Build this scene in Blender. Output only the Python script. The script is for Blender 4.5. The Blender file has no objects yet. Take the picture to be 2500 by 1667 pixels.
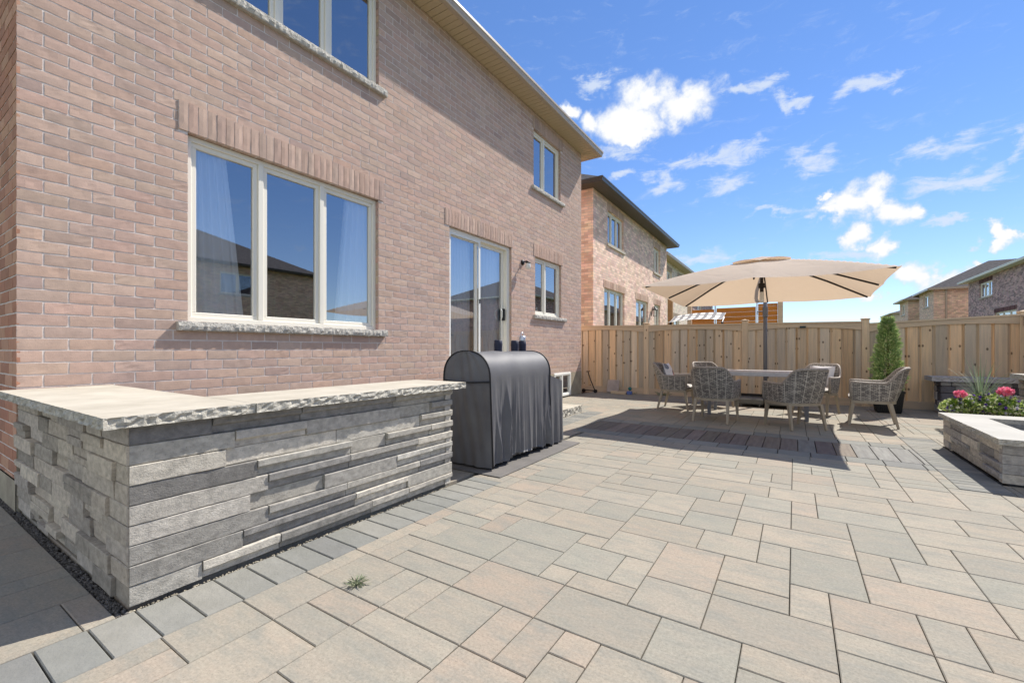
import bpy, math, random
from mathutils import Vector, Matrix
R = math.radians
PI = math.pi

# ------------------------------------------------------------------ camera, world, sun, exposure
SC = bpy.context.scene
COL = SC.collection
cam_d = bpy.data.cameras.new("camera")
cam = bpy.data.objects.new("camera", cam_d)
COL.objects.link(cam)
cam.location = (0, 0, 1.15)
cam.rotation_euler = (R(90), 0, math.atan(690 / 1064))
cam_d.sensor_width = 36
cam_d.lens = 36 * 1064 / 2500
cam_d.shift_y = 18.5 / 2500
cam_d.clip_start = 0.05
cam_d.clip_end = 2000
SC.camera = cam
SC.render.resolution_x, SC.render.resolution_y = 1024, 682
SC.view_settings.view_transform = 'Standard'
SC.view_settings.look = 'None'
SC.view_settings.gamma = 1
SC.view_settings.exposure = 1.6
SUN_DIR = Vector((0.303, 0.845, 1.0)).normalized()      # towards the sun
SUN_EL = math.asin(SUN_DIR.z)
SUN_AZ = math.atan2(SUN_DIR.x, SUN_DIR.y)
sun_d = bpy.data.lights.new("sun", 'SUN')
sun_d.energy = 2.4
sun_d.angle = R(0.5)
sun_d.color = (1.0, 0.945, 0.86)
sun = bpy.data.objects.new("sun", sun_d)
COL.objects.link(sun)
sun.rotation_euler = (-SUN_DIR).to_track_quat('-Z', 'Y').to_euler()
sun.location = (5, 14, 20)

world = bpy.data.worlds.new("World")
SC.world = world
world.use_nodes = True
wn, wl = world.node_tree.nodes, world.node_tree.links
wn.clear()


def pix_dir(u, v):
    t = (u - 1250) / 1064
    s, c_ = math.sin(math.atan(690 / 1064)), math.cos(math.atan(690 / 1064))
    d = Vector((-s + c_ * t, c_ + s * t, (852 - v) / 1064)).normalized()
    return math.atan2(d.x, d.y), math.asin(d.z)


def wnode(t, **k):
    n = wn.new(t)
    for a, b in k.items():
        setattr(n, a, b)
    return n


def wmath(op, a, b=None, clamp=False):
    n = wnode('ShaderNodeMath', operation=op, use_clamp=clamp)
    for i, x in enumerate((a, b)):
        if x is None:
            continue
        if isinstance(x, (int, float)):
            n.inputs[i].default_value = x
        else:
            wl.new(x, n.inputs[i])
    return n.outputs[0]


sky = wnode('ShaderNodeTexSky', sky_type='NISHITA', sun_disc=False)
sky.sun_elevation = SUN_EL
sky.sun_rotation = SUN_AZ
sky.air_density = 1.0
sky.dust_density = 0.0
sky.altitude = 2200
sky.ozone_density = 2.5
hsv = wnode('ShaderNodeHueSaturation')
hsv.inputs['Saturation'].default_value = 1.36
hsv.inputs['Value'].default_value = 1.0
hsv.inputs['Hue'].default_value = 0.512
sk_lo = wnode('ShaderNodeVectorMath', operation='SCALE')
sk_lo.inputs['Scale'].default_value = 0.1
wl.new(sky.outputs[0], sk_lo.inputs[0])
gam = wnode('ShaderNodeGamma')
gam.inputs['Gamma'].default_value = 0.72
wl.new(sk_lo.outputs[0], gam.inputs['Color'])
wl.new(gam.outputs[0], hsv.inputs['Color'])
sk_hi = wnode('ShaderNodeVectorMath', operation='SCALE')
sk_hi.inputs['Scale'].default_value = 5.2
wl.new(hsv.outputs[0], sk_hi.inputs[0])
geo = wnode('ShaderNodeTexCoord')
sep = wnode('ShaderNodeSeparateXYZ')
wl.new(geo.outputs['Generated'], sep.inputs[0])
az = wmath('ARCTAN2', sep.outputs['X'], sep.outputs['Y'])
el = wmath('ARCSINE', sep.outputs['Z'])
comb = wnode('ShaderNodeCombineXYZ')
wl.new(az, comb.inputs[0])
wl.new(el, comb.inputs[1])
# fluffy and wispy noise over the direction sphere
n1 = wnode('ShaderNodeTexNoise')
n1.inputs['Scale'].default_value = 17.0
n1.inputs['Detail'].default_value = 9
n1.inputs['Roughness'].default_value = 0.62
n1.inputs['Distortion'].default_value = 0.25
wl.new(geo.outputs['Generated'], n1.inputs['Vector'])
mp = wnode('ShaderNodeMapping')
mp.inputs['Scale'].default_value = (9, 26, 1)
mp.inputs['Rotation'].default_value = (0, 0, R(8))
wl.new(comb.outputs[0], mp.inputs['Vector'])
n2 = wnode('ShaderNodeTexNoise')
n2.inputs['Scale'].default_value = 1.6
n2.inputs['Detail'].default_value = 10
n2.inputs['Roughness'].default_value = 0.68
n2.inputs['Distortion'].default_value = 0.6
wl.new(mp.outputs[0], n2.inputs['Vector'])
nw = wnode('ShaderNodeTexNoise')
nw.inputs['Scale'].default_value = 11.0
nw.inputs['Detail'].default_value = 6
nw.inputs['Roughness'].default_value = 0.6
wl.new(geo.outputs['Generated'], nw.inputs['Vector'])
wv0 = wnode('ShaderNodeVectorMath', operation='SUBTRACT')
wl.new(nw.outputs['Color'], wv0.inputs[0])
wv0.inputs[1].default_value = (.5, .5, .5)
wv1 = wnode('ShaderNodeVectorMath', operation='MULTIPLY_ADD')
wl.new(wv0.outputs[0], wv1.inputs[0])
wv1.inputs[1].default_value = (.17, .11, 0)
wl.new(comb.outputs[0], wv1.inputs[2])
comb_w = wv1
# cloud places, given as (x, y, rx, ry) on the celestial sphere
CUM = [(420, 200, 170, 110), (600, 235, 190, 105), (300, 310, 200, 115), (330, 395, 130, 50), (150, 300, 90, 60), (25, 250, 60, 42),
       (1430, 760, 165, 95), (1570, 725, 130, 90), (1700, 765, 160, 80), (1815, 765, 95, 60), (1328, 685, 42, 40), (1340, 790, 75, 60),
       (1460, 920, 98, 68), (1625, 950, 98, 62), (1860, 1085, 120, 85), (1990, 1105, 130, 60), (2076, 1040, 46, 36),
       (2315, 880, 70, 62), (1390, 1215, 130, 40), (1590, 1225, 110, 38)]
WSP = [(1010, 150, 120, 52), (880, 190, 140, 38), (1150, 190, 90, 50), (740, 505, 400, 62), (890, 500, 210, 80), (530, 615, 140, 58), (280, 595, 120, 30),
       (810, 640, 180, 65), (1290, 490, 190, 95), (1950, 440, 370, 85), (2330, 420, 90, 90), (2080, 600, 380, 75), (170, 110, 190, 60), (1500, 160, 200, 60),
       (690, 1010, 260, 60), (1130, 775, 230, 32), (300, 470, 230, 60), (1500, 1000, 420, 40), (2125, 915, 60, 36), (1990, 1130, 330, 55), (2000, 820, 260, 30)]


def blob_field(lst, extra=()):
    acc = None
    for (x, y, rx, ry) in lst:
        u, v = 1380 + x / 2.1, 150 + y / 2.1
        a0, e0 = pix_dir(u, v)
        a1, _ = pix_dir(u + rx / 2.1, v)
        _, e1 = pix_dir(u, v - ry / 2.1)
        sa, se = 1 / max(abs(a1 - a0), .004), 1 / max(abs(e1 - e0), .004)
        n = wnode('ShaderNodeVectorMath', operation='MULTIPLY_ADD')
        wl.new(comb_w.outputs[0], n.inputs[0])
        n.inputs[1].default_value = (sa, se, 0)
        n.inputs[2].default_value = (-a0 * sa, -e0 * se, 0)
        ln = wnode('ShaderNodeVectorMath', operation='LENGTH')
        wl.new(n.outputs[0], ln.inputs[0])
        d = wmath('SUBTRACT', 1.0, ln.outputs['Value'])
        acc = d if acc is None else wmath('MAXIMUM', acc, d)
    for (a0, e0, ra, re) in extra:
        n = wnode('ShaderNodeVectorMath', operation='MULTIPLY_ADD')
        wl.new(comb.outputs[0], n.inputs[0])
        n.inputs[1].default_value = (1 / ra, 1 / re, 0)
        n.inputs[2].default_value = (-a0 / ra, -e0 / re, 0)
        ln = wnode('ShaderNodeVectorMath', operation='LENGTH')
        wl.new(n.outputs[0], ln.inputs[0])
        acc = wmath('MAXIMUM', acc, wmath('SUBTRACT', 1.0, ln.outputs['Value']))
    return acc


def ramp01(x, lo, hi):
    n = wnode('ShaderNodeMapRange', interpolation_type='SMOOTHSTEP')
    wl.new(x, n.inputs['Value'])
    n.inputs['From Min'].default_value = lo
    n.inputs['From Max'].default_value = hi
    return n.outputs['Result']


fc = wmath('ADD', blob_field(CUM, ((2.5, .55, .75, .42), (-2.4, .5, .8, .4), (3.05, 1.0, .6, .3), (1.75, .95, .35, .2))), wmath('MULTIPLY', wmath('SUBTRACT', n1.outputs['Fac'], 0.32), 1.75))  # extra cloud banks out of view are added to brighten shaded faces
a_c = ramp01(fc, 0.02, 0.80)
fw = wmath('ADD', blob_field(WSP), wmath('MULTIPLY', wmath('SUBTRACT', n2.outputs['Fac'], 0.49), 3.2))
a_w = wmath('MULTIPLY', ramp01(fw, 0.05, 1.1), 0.85)
# scattered high cloud elsewhere in the sky (seen in the panes)
fg = wmath('MULTIPLY', ramp01(n2.outputs['Fac'], 0.52, 0.8), 0.30)
hz = ramp01(el, 0.30, -0.02)
a_h = wmath('MULTIPLY', hz, 0.15)
alpha = wmath('MAXIMUM', wmath('MAXIMUM', a_c, a_w), wmath('MAXIMUM', fg, a_h))
thick = ramp01(fc, 0.2, 1.0)
ccol = wnode('ShaderNodeMix', data_type='RGBA')
ccol.inputs[6].default_value = (0.74, 0.83, 0.98, 1)
ccol.inputs[7].default_value = (1.05, 1.05, 1.05, 1)
wl.new(thick, ccol.inputs[0])
bg_sky = wnode('ShaderNodeBackground')
bg_sky.inputs['Strength'].default_value = 0.1
wl.new(sk_hi.outputs[0], bg_sky.inputs['Color'])
bg_cl = wnode('ShaderNodeBackground')
bg_cl.inputs['Strength'].default_value = 0.325
wl.new(ccol.outputs[2], bg_cl.inputs['Color'])
mixw = wnode('ShaderNodeMixShader')
wl.new(alpha, mixw.inputs[0])
wl.new(bg_sky.outputs[0], mixw.inputs[1])
wl.new(bg_cl.outputs[0], mixw.inputs[2])
wout = wnode('ShaderNodeOutputWorld')
wl.new(mixw.outputs[0], wout.inputs['Surface'])


# ------------------------------------------------------------------ helpers
def c(r, g, b):
    f = lambda x: (x / 255 / 12.92) if x / 255 <= .04045 else ((x / 255 + .055) / 1.055) ** 2.4
    return (f(r), f(g), f(b))


class MB:
    """collects faces with a tint and a material slot; build() links them as one mesh object"""

    def __init__(s):
        s.v, s.f, s.t, s.m = [], [], [], []
        s.tint, s.mi = (1, 1, 1, 0), 0

    def vert(s, p):
        s.v.append((p[0], p[1], p[2]))
        return len(s.v) - 1

    def face(s, idx):
        s.f.append(tuple(idx))
        s.t.append(s.tint)
        s.m.append(s.mi)

    def quad(s, a, b, c_, d):
        i = len(s.v)
        s.v += [tuple(a), tuple(b), tuple(c_), tuple(d)]
        s.face((i, i + 1, i + 2, i + 3))

    def poly(s, pts):
        i = len(s.v)
        s.v += [tuple(p) for p in pts]
        s.face(range(i, i + len(pts)))

    def box(s, x0, y0, z0, x1, y1, z1, mat=None, bev=0.0):
        pts = [Vector((x, y, z)) for z in (z0, z1) for y in (y0, y1) for x in (x0, x1)]
        if bev > 0:
            s.bevbox(Vector((x0, y0, z0)), Vector((x1, y1, z1)), bev, mat)
            return
        if mat:
            pts = [mat @ p for p in pts]
        i = len(s.v)
        s.v += [tuple(p) for p in pts]
        for q in ((0, 2, 3, 1), (4, 5, 7, 6), (0, 1, 5, 4), (2, 6, 7, 3), (0, 4, 6, 2), (1, 3, 7, 5)):
            s.face([i + k for k in q])

    def bevbox(s, lo, hi, b, mat=None):
        b = min(b, *(0.45 * (hi[k] - lo[k]) for k in range(3)))
        idx = {}
        for sx in (0, 1):
            for sy in (0, 1):
                for sz in (0, 1):
                    cn = [(lo, hi)[k_][i_] for i_, k_ in enumerate((sx, sy, sz))]
                    for ax in range(3):
                        p = list(cn)
                        for k in range(3):
                            if k != ax:
                                p[k] += b if (sx, sy, sz)[k] == 0 else -b
                        p = Vector(p)
                        idx[(sx, sy, sz, ax)] = s.vert(mat @ p if mat else p)
        for ax in range(3):
            o = [k for k in range(3) if k != ax]
            for sd in (0, 1):
                q = []
                for (a, b_) in ((0, 0), (1, 0), (1, 1), (0, 1)):
                    k = [0, 0, 0]
                    k[ax], k[o[0]], k[o[1]] = sd, a, b_
                    q.append(idx[(k[0], k[1], k[2], ax)])
                if (sd == 1) != (ax == 1):
                    s.face(q)
                else:
                    s.face(q[::-1])
        for ax in range(3):
            o = [k for k in range(3) if k != ax]
            for a in (0, 1):
                for b_ in (0, 1):
                    k0 = [0, 0, 0]
                    k1 = [0, 0, 0]
                    k0[o[0]] = k1[o[0]] = a
                    k0[o[1]] = k1[o[1]] = b_
                    k0[ax], k1[ax] = 0, 1
                    q = [idx[(*k0, o[0])], idx[(*k0, o[1])], idx[(*k1, o[1])], idx[(*k1, o[0])]]
                    flip = ((a == b_) == (ax != 1))
                    s.face(q if flip else q[::-1])
        for sx in (0, 1):
            for sy in (0, 1):
                for sz in (0, 1):
                    q = [idx[(sx, sy, sz, a)] for a in range(3)]
                    s.face(q if (sx + sy + sz) % 2 else q[::-1])

    def tube(s, pts, r, n=8, caps=True, closed=False):
        pts = [Vector(p) for p in pts]
        rs = r if isinstance(r, (list, tuple)) else [r] * len(pts)
        rings = []
        prev = None
        for i, p in enumerate(pts):
            if closed:
                d = pts[(i + 1) % len(pts)] - pts[i - 1]
            else:
                d = pts[min(i + 1, len(pts) - 1)] - pts[max(i - 1, 0)]
            d.normalize()
            if prev is None:
                up = Vector((0, 0, 1)) if abs(d.z) < .9 else Vector((1, 0, 0))
                a = d.cross(up).normalized()
            else:
                a = (prev - d * prev.dot(d)).normalized()
            prev = a
            b = d.cross(a)
            ring = []
            for k in range(n):
                t = 2 * PI * k / n
                ring.append(s.vert(p + (a * math.cos(t) + b * math.sin(t)) * rs[i]))
            rings.append(ring)
        m = len(rings)
        for i in range(m if closed else m - 1):
            A, B = rings[i], rings[(i + 1) % m]
            for k in range(n):
                s.face((A[k], A[(k + 1) % n], B[(k + 1) % n], B[k]))
        if caps and not closed:
            s.face(rings[0][::-1])
            s.face(rings[-1])

    def bar(s, a, b, w, h, up=(0, 0, 1), w2=None, h2=None):
        a, b = Vector(a), Vector(b)
        d = (b - a).normalized()
        x = d.cross(Vector(up))
        x = x.normalized() if x.length > 1e-5 else Vector((1, 0, 0))
        y = x.cross(d)
        i = len(s.v)
        for p, ww, hh in ((a, w, h), (b, w2 or w, h2 or h)):
            for sx, sy in ((-1, -1), (1, -1), (1, 1), (-1, 1)):
                s.v.append(tuple(p + x * sx * ww / 2 + y * sy * hh / 2))
        for q in ((0, 1, 2, 3), (7, 6, 5, 4), (0, 4, 5, 1), (1, 5, 6, 2), (2, 6, 7, 3), (3, 7, 4, 0)):
            s.face([i + k for k in q])

    def grid(s, pts, wrap=False):
        """pts[i][j] -> faces"""
        idx = [[s.vert(p) for p in row] for row in pts]
        for i in range(len(idx) - 1):
            n = len(idx[i])
            for j in range(n if wrap else n - 1):
                s.face((idx[i][j], idx[i][(j + 1) % n], idx[i + 1][(j + 1) % n], idx[i + 1][j]))

    def lathe(s, prof, cx, cy, n=20):
        s.grid([[(cx + r * math.cos(2 * PI * k / n), cy + r * math.sin(2 * PI * k / n), z) for k in range(n)] for r, z in prof], wrap=True)

    def build(s, name, mats, parent=None, smooth=False, loc=None):
        me = bpy.data.meshes.new(name)
        me.from_pydata(s.v, [], s.f)
        if not isinstance(mats, (list, tuple)):
            mats = [mats]
        for m in mats:
            me.materials.append(m)
        me.polygons.foreach_set('material_index', s.m)
        ca = me.color_attributes.new('tint', 'FLOAT_COLOR', 'CORNER')
        arr = []
        for f, t in zip(s.f, s.t):
            t4 = tuple(t) + (0,) if len(t) == 3 else tuple(t)
            arr += list(t4) * len(f)
        ca.data.foreach_set('color', arr)
        if smooth:
            me.polygons.foreach_set('use_smooth', [True] * len(s.f))
        me.update()
        o = bpy.data.objects.new(name, me)
        COL.objects.link(o)
        if parent:
            o.parent = parent
        if loc:
            o.location = loc
        return o


def tag(o, label, cat, group=None, kind=None):
    o['label'] = label
    o['category'] = cat
    if group:
        o['group'] = group
    if kind:
        o['kind'] = kind
    return o


def empty(name, loc, label, cat, group=None, rz=0):
    o = bpy.data.objects.new(name, None)
    COL.objects.link(o)
    o.location = loc
    o.rotation_euler = (0, 0, rz)
    o.empty_display_size = .1
    return tag(o, label, cat, group)


def copy_tree(o, parent=None):
    n = o.copy()
    COL.objects.link(n)
    if parent:
        n.parent = parent
    for ch in list(o.children):
        copy_tree(ch, n)
    return n


def weld(o, d=0.0005):
    import bmesh
    bm = bmesh.new()
    bm.from_mesh(o.data)
    bmesh.ops.remove_doubles(bm, verts=bm.verts, dist=d)
    bm.to_mesh(o.data)
    bm.free()


# ------------------------------------------------------------------ materials
def M(name, col, col2=None, scale=8, rough=.7, bump=0.0, bscale=60, tint=False, stretch=(1, 1, 1), spec=.4, metal=0, detail=6, mix=(.35, .65),
      bdist=.004, speck=0.0, speck_scale=250, speck_col=(.02, .02, .02), coat=0):
    m = bpy.data.materials.new(name)
    m.use_nodes = True
    nt = m.node_tree
    n, l = nt.nodes, nt.links
    b = n['Principled BSDF']
    b.inputs['Roughness'].default_value = rough
    b.inputs['Specular IOR Level'].default_value = spec
    b.inputs['Metallic'].default_value = metal
    b.inputs['Coat Weight'].default_value = coat
    tc = n.new('ShaderNodeTexCoord')
    mpn = n.new('ShaderNodeMapping')
    mpn.inputs['Scale'].default_value = stretch
    l.new(tc.outputs['Object'], mpn.inputs['Vector'])
    at = None
    if tint:
        at = n.new('ShaderNodeAttribute')
        at.attribute_name = 'tint'
    cur = None
    if col2 is not None:
        nz = n.new('ShaderNodeTexNoise')
        nz.noise_dimensions = '4D'
        nz.inputs['Scale'].default_value = scale
        nz.inputs['Detail'].default_value = detail
        nz.inputs['Roughness'].default_value = .6
        l.new(mpn.outputs[0], nz.inputs['Vector'])
        if tint:
            w = n.new('ShaderNodeMath')
            w.operation = 'MULTIPLY'
            w.inputs[1].default_value = 73.0
            l.new(at.outputs['Alpha'], w.inputs[0])
            l.new(w.outputs[0], nz.inputs['W'])
        mr = n.new('ShaderNodeMapRange')
        mr.inputs['From Min'].default_value, mr.inputs['From Max'].default_value = mix
        l.new(nz.outputs['Fac'], mr.inputs['Value'])
        mx = n.new('ShaderNodeMix')
        mx.data_type = 'RGBA'
        mx.inputs[6].default_value = (*col, 1)
        mx.inputs[7].default_value = (*col2, 1)
        l.new(mr.outputs[0], mx.inputs[0])
        cur = mx.outputs[2]
    else:
        rgb = n.new('ShaderNodeRGB')
        rgb.outputs[0].default_value = (*col, 1)
        cur = rgb.outputs[0]
    if tint:
        mu = n.new('ShaderNodeMix')
        mu.data_type = 'RGBA'
        mu.blend_type = 'MULTIPLY'
        mu.inputs[0].default_value = 1
        l.new(cur, mu.inputs[6])
        l.new(at.outputs['Color'], mu.inputs[7])
        cur = mu.outputs[2]
    if speck > 0:
        sp = n.new('ShaderNodeTexNoise')
        sp.inputs['Scale'].default_value = speck_scale
        sp.inputs['Detail'].default_value = 3
        l.new(tc.outputs['Object'], sp.inputs['Vector'])
        sr = n.new('ShaderNodeMapRange')
        sr.inputs['From Min'].default_value = .58
        sr.inputs['From Max'].default_value = .72
        sr.inputs['To Max'].default_value = speck
        l.new(sp.outputs['Fac'], sr.inputs['Value'])
        sm = n.new('ShaderNodeMix')
        sm.data_type = 'RGBA'
        l.new(sr.outputs[0], sm.inputs[0])
        l.new(cur, sm.inputs[6])
        sm.inputs[7].default_value = (*speck_col, 1)
        cur = sm.outputs[2]
    l.new(cur, b.inputs['Base Color'])
    if bump > 0:
        bz = n.new('ShaderNodeTexNoise')
        bz.inputs['Scale'].default_value = bscale
        bz.inputs['Detail'].default_value = 8
        bz.inputs['Roughness'].default_value = .65
        l.new(mpn.outputs[0], bz.inputs['Vector'])
        bp = n.new('ShaderNodeBump')
        bp.inputs['Strength'].default_value = bump
        bp.inputs['Distance'].default_value = bdist
        l.new(bz.outputs['Fac'], bp.inputs['Height'])
        l.new(bp.outputs[0], b.inputs['Normal'])
    m['cur'] = 1
    return m


def brick_mat(name, c1, c2, mortar, bw=.25, bh=.0896, bump=.6, vary=(.5, .3, .25)):
    """walls of the houses farther off: brick pattern over the wall's own surface, generated from object position"""
    m = bpy.data.materials.new(name)
    m.use_nodes = True
    n, l = m.node_tree.nodes, m.node_tree.links
    b = n['Principled BSDF']
    b.inputs['Roughness'].default_value = .85
    b.inputs['Specular IOR Level'].default_value = .2
    tc = n.new('ShaderNodeTexCoord')
    sp = n.new('ShaderNodeSeparateXYZ')
    l.new(tc.outputs['Object'], sp.inputs[0])
    ad = n.new('ShaderNodeMath')
    ad.operation = 'ADD'
    l.new(sp.outputs['X'], ad.inputs[0])
    l.new(sp.outputs['Y'], ad.inputs[1])
    cb = n.new('ShaderNodeCombineXYZ')
    l.new(ad.outputs[0], cb.inputs[0])
    l.new(sp.outputs['Z'], cb.inputs[1])
    br = n.new('ShaderNodeTexBrick')
    br.inputs['Scale'].default_value = 1
    br.inputs['Brick Width'].default_value = bw
    br.inputs['Row Height'].default_value = bh
    br.inputs['Mortar Size'].default_value = .006
    br.inputs['Mortar Smooth'].default_value = .2
    br.inputs['Bias'].default_value = 0
    br.inputs['Color1'].default_value = (*c1, 1)
    br.inputs['Color2'].default_value = (*c2, 1)
    br.inputs['Mortar'].default_value = (*mortar, 1)
    l.new(cb.outputs[0], br.inputs['Vector'])
    nz = n.new('ShaderNodeTexNoise')
    nz.inputs['Scale'].default_value = 3.5
    nz.inputs['Detail'].default_value = 6
    l.new(cb.outputs[0], nz.inputs['Vector'])
    mx = n.new('ShaderNodeMix')
    mx.data_type = 'RGBA'
    mx.blend_type = 'MULTIPLY'
    mx.inputs[0].default_value = .35
    l.new(br.outputs['Color'], mx.inputs[6])
    l.new(nz.outputs['Color'], mx.inputs[7])
    hs = n.new('ShaderNodeHueSaturation')
    hs.inputs['Value'].default_value = 2.05
    hs.inputs['Saturation'].default_value = .78
    l.new(mx.outputs[2], hs.inputs['Color'])
    l.new(hs.outputs[0], b.inputs['Base Color'])
    bp = n.new('ShaderNodeBump')
    bp.invert = True
    bp.inputs['Strength'].default_value = bump
    bp.inputs['Distance'].default_value = .012
    l.new(br.outputs['Fac'], bp.inputs['Height'])
    l.new(bp.outputs[0], b.inputs['Normal'])
    return m


def glass_mat(name, tint=(.93, .96, .97), boost=.30):
    m = bpy.data.materials.new(name)
    m.use_nodes = True
    n, l = m.node_tree.nodes, m.node_tree.links
    n.clear()
    out = n.new('ShaderNodeOutputMaterial')
    tr = n.new('ShaderNodeBsdfTransparent')
    tr.inputs[0].default_value = (*tint, 1)
    gl = n.new('ShaderNodeBsdfGlossy')
    gl.inputs['Roughness'].default_value = .003
    gl.inputs['Color'].default_value = (.95, .97, 1, 1)
    fr = n.new('ShaderNodeFresnel')
    fr.inputs['IOR'].default_value = 1.55
    ad = n.new('ShaderNodeMath')
    ad.operation = 'MULTIPLY_ADD'
    ad.use_clamp = True
    ad.inputs[1].default_value = 1.1
    ad.inputs[2].default_value = boost
    l.new(fr.outputs[0], ad.inputs[0])
    mx = n.new('ShaderNodeMixShader')
    l.new(ad.outputs[0], mx.inputs[0])
    l.new(tr.outputs[0], mx.inputs[1])
    l.new(gl.outputs[0], mx.inputs[2])
    l.new(mx.outputs[0], out.inputs['Surface'])
    return m


def canvas_mat(name, col, trans):
    m = bpy.data.materials.new(name)
    m.use_nodes = True
    n, l = m.node_tree.nodes, m.node_tree.links
    b = n['Principled BSDF']
    b.inputs['Base Color'].default_value = (*col, 1)
    b.inputs['Roughness'].default_value = .85
    b.inputs['Specular IOR Level'].default_value = .1
    tl = n.new('ShaderNodeBsdfTranslucent')
    tl.inputs['Color'].default_value = (*trans, 1)
    mx = n.new('ShaderNodeMixShader')
    mx.inputs[0].default_value = .42
    tc = n.new('ShaderNodeTexCoord')
    nz = n.new('ShaderNodeTexNoise')
    nz.inputs['Scale'].default_value = 2.2
    nz.inputs['Detail'].default_value = 3
    nz.inputs['Distortion'].default_value = 1.2
    l.new(tc.outputs['Object'], nz.inputs['Vector'])
    bp = n.new('ShaderNodeBump')
    bp.inputs['Strength'].default_value = .35
    bp.inputs['Distance'].default_value = .05
    l.new(nz.outputs['Fac'], bp.inputs['Height'])
    l.new(bp.outputs[0], b.inputs['Normal'])
    l.new(bp.outputs[0], tl.inputs['Normal'])
    l.new(b.outputs[0], mx.inputs[1])
    l.new(tl.outputs[0], mx.inputs[2])
    l.new(mx.outputs[0], n['Material Output'].inputs['Surface'])
    return m


def leaf_mat(name, col, tr):
    m = bpy.data.materials.new(name)
    m.use_nodes = True
    n, l = m.node_tree.nodes, m.node_tree.links
    b = n['Principled BSDF']
    b.inputs['Roughness'].default_value = .55
    b.inputs['Specular IOR Level'].default_value = .3
    at = n.new('ShaderNodeAttribute')
    at.attribute_name = 'tint'
    mu = n.new('ShaderNodeMix')
    mu.data_type = 'RGBA'
    mu.blend_type = 'MULTIPLY'
    mu.inputs[0].default_value = 1
    mu.inputs[6].default_value = (*col, 1)
    l.new(at.outputs['Color'], mu.inputs[7])
    l.new(mu.outputs[2], b.inputs['Base Color'])
    tl = n.new('ShaderNodeBsdfTranslucent')
    l.new(mu.outputs[2], tl.inputs['Color'])
    mx = n.new('ShaderNodeMixShader')
    mx.inputs[0].default_value = tr
    l.new(b.outputs[0], mx.inputs[1])
    l.new(tl.outputs[0], mx.inputs[2])
    l.new(mx.outputs[0], n['Material Output'].inputs['Surface'])
    return m


def weave_mat(name):
    """flat resin strands woven over uprights, from the mesh's UV-like attribute 'wv' (metres around, metres up)"""
    m = bpy.data.materials.new(name)
    m.use_nodes = True
    n, l = m.node_tree.nodes, m.node_tree.links
    b = n['Principled BSDF']
    b.inputs['Roughness'].default_value = .6
    at = n.new('ShaderNodeAttribute')
    at.attribute_name = 'wv'
    br = n.new('ShaderNodeTexBrick')
    br.inputs['Scale'].default_value = 1
    br.inputs['Brick Width'].default_value = .046
    br.inputs['Row Height'].default_value = .018
    br.inputs['Mortar Size'].default_value = .0032
    br.inputs['Mortar Smooth'].default_value = .6
    br.inputs['Color1'].default_value = (*c(184, 176, 164), 1)
    br.inputs['Color2'].default_value = (*c(112, 106, 102), 1)
    br.inputs['Mortar'].default_value = (*c(34, 31, 30), 1)
    l.new(at.outputs['Vector'], br.inputs['Vector'])
    mpn = n.new('ShaderNodeMapping')
    mpn.inputs['Scale'].default_value = (22, 66, 1)
    l.new(at.outputs['Vector'], mpn.inputs['Vector'])
    nz = n.new('ShaderNodeTexNoise')
    nz.inputs['Scale'].default_value = 1
    nz.inputs['Detail'].default_value = 4
    l.new(mpn.outputs[0], nz.inputs['Vector'])
    mr = n.new('ShaderNodeMapRange')
    mr.inputs['From Min'].default_value = .3
    mr.inputs['From Max'].default_value = .7
    mr.inputs['To Min'].default_value = .85
    mr.inputs['To Max'].default_value = 1.12
    l.new(nz.outputs['Fac'], mr.inputs['Value'])
    mu = n.new('ShaderNodeMix')
    mu.data_type = 'RGBA'
    mu.blend_type = 'MULTIPLY'
    mu.inputs[0].default_value = 1
    l.new(br.outputs['Color'], mu.inputs[6])
    l.new(mr.outputs[0], mu.inputs[7])
    # paler upright strands at regular spacing
    su = n.new('ShaderNodeSeparateXYZ')
    l.new(at.outputs['Vector'], su.inputs[0])
    dv = n.new('ShaderNodeMath')
    dv.operation = 'MULTIPLY'
    dv.inputs[1].default_value = 1 / .105
    l.new(su.outputs['X'], dv.inputs[0])
    fr = n.new('ShaderNodeMath')
    fr.operation = 'FRACT'
    l.new(dv.outputs[0], fr.inputs[0])
    lt = n.new('ShaderNodeMath')
    lt.operation = 'LESS_THAN'
    lt.inputs[1].default_value = .10
    l.new(fr.outputs[0], lt.inputs[0])
    hf = n.new('ShaderNodeMath')
    hf.operation = 'MULTIPLY'
    hf.inputs[1].default_value = .6
    l.new(lt.outputs[0], hf.inputs[0])
    m5 = n.new('ShaderNodeMix')
    m5.data_type = 'RGBA'
    l.new(hf.outputs[0], m5.inputs[0])
    l.new(mu.outputs[2], m5.inputs[6])
    m5.inputs[7].default_value = (*c(196, 188, 176), 1)
    l.new(m5.outputs[2], b.inputs['Base Color'])
    bp = n.new('ShaderNodeBump')
    bp.invert = True
    bp.inputs['Strength'].default_value = .5
    bp.inputs['Distance'].default_value = .004
    l.new(br.outputs['Fac'], bp.inputs['Height'])
    l.new(bp.outputs[0], b.inputs['Normal'])
    return m


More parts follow.
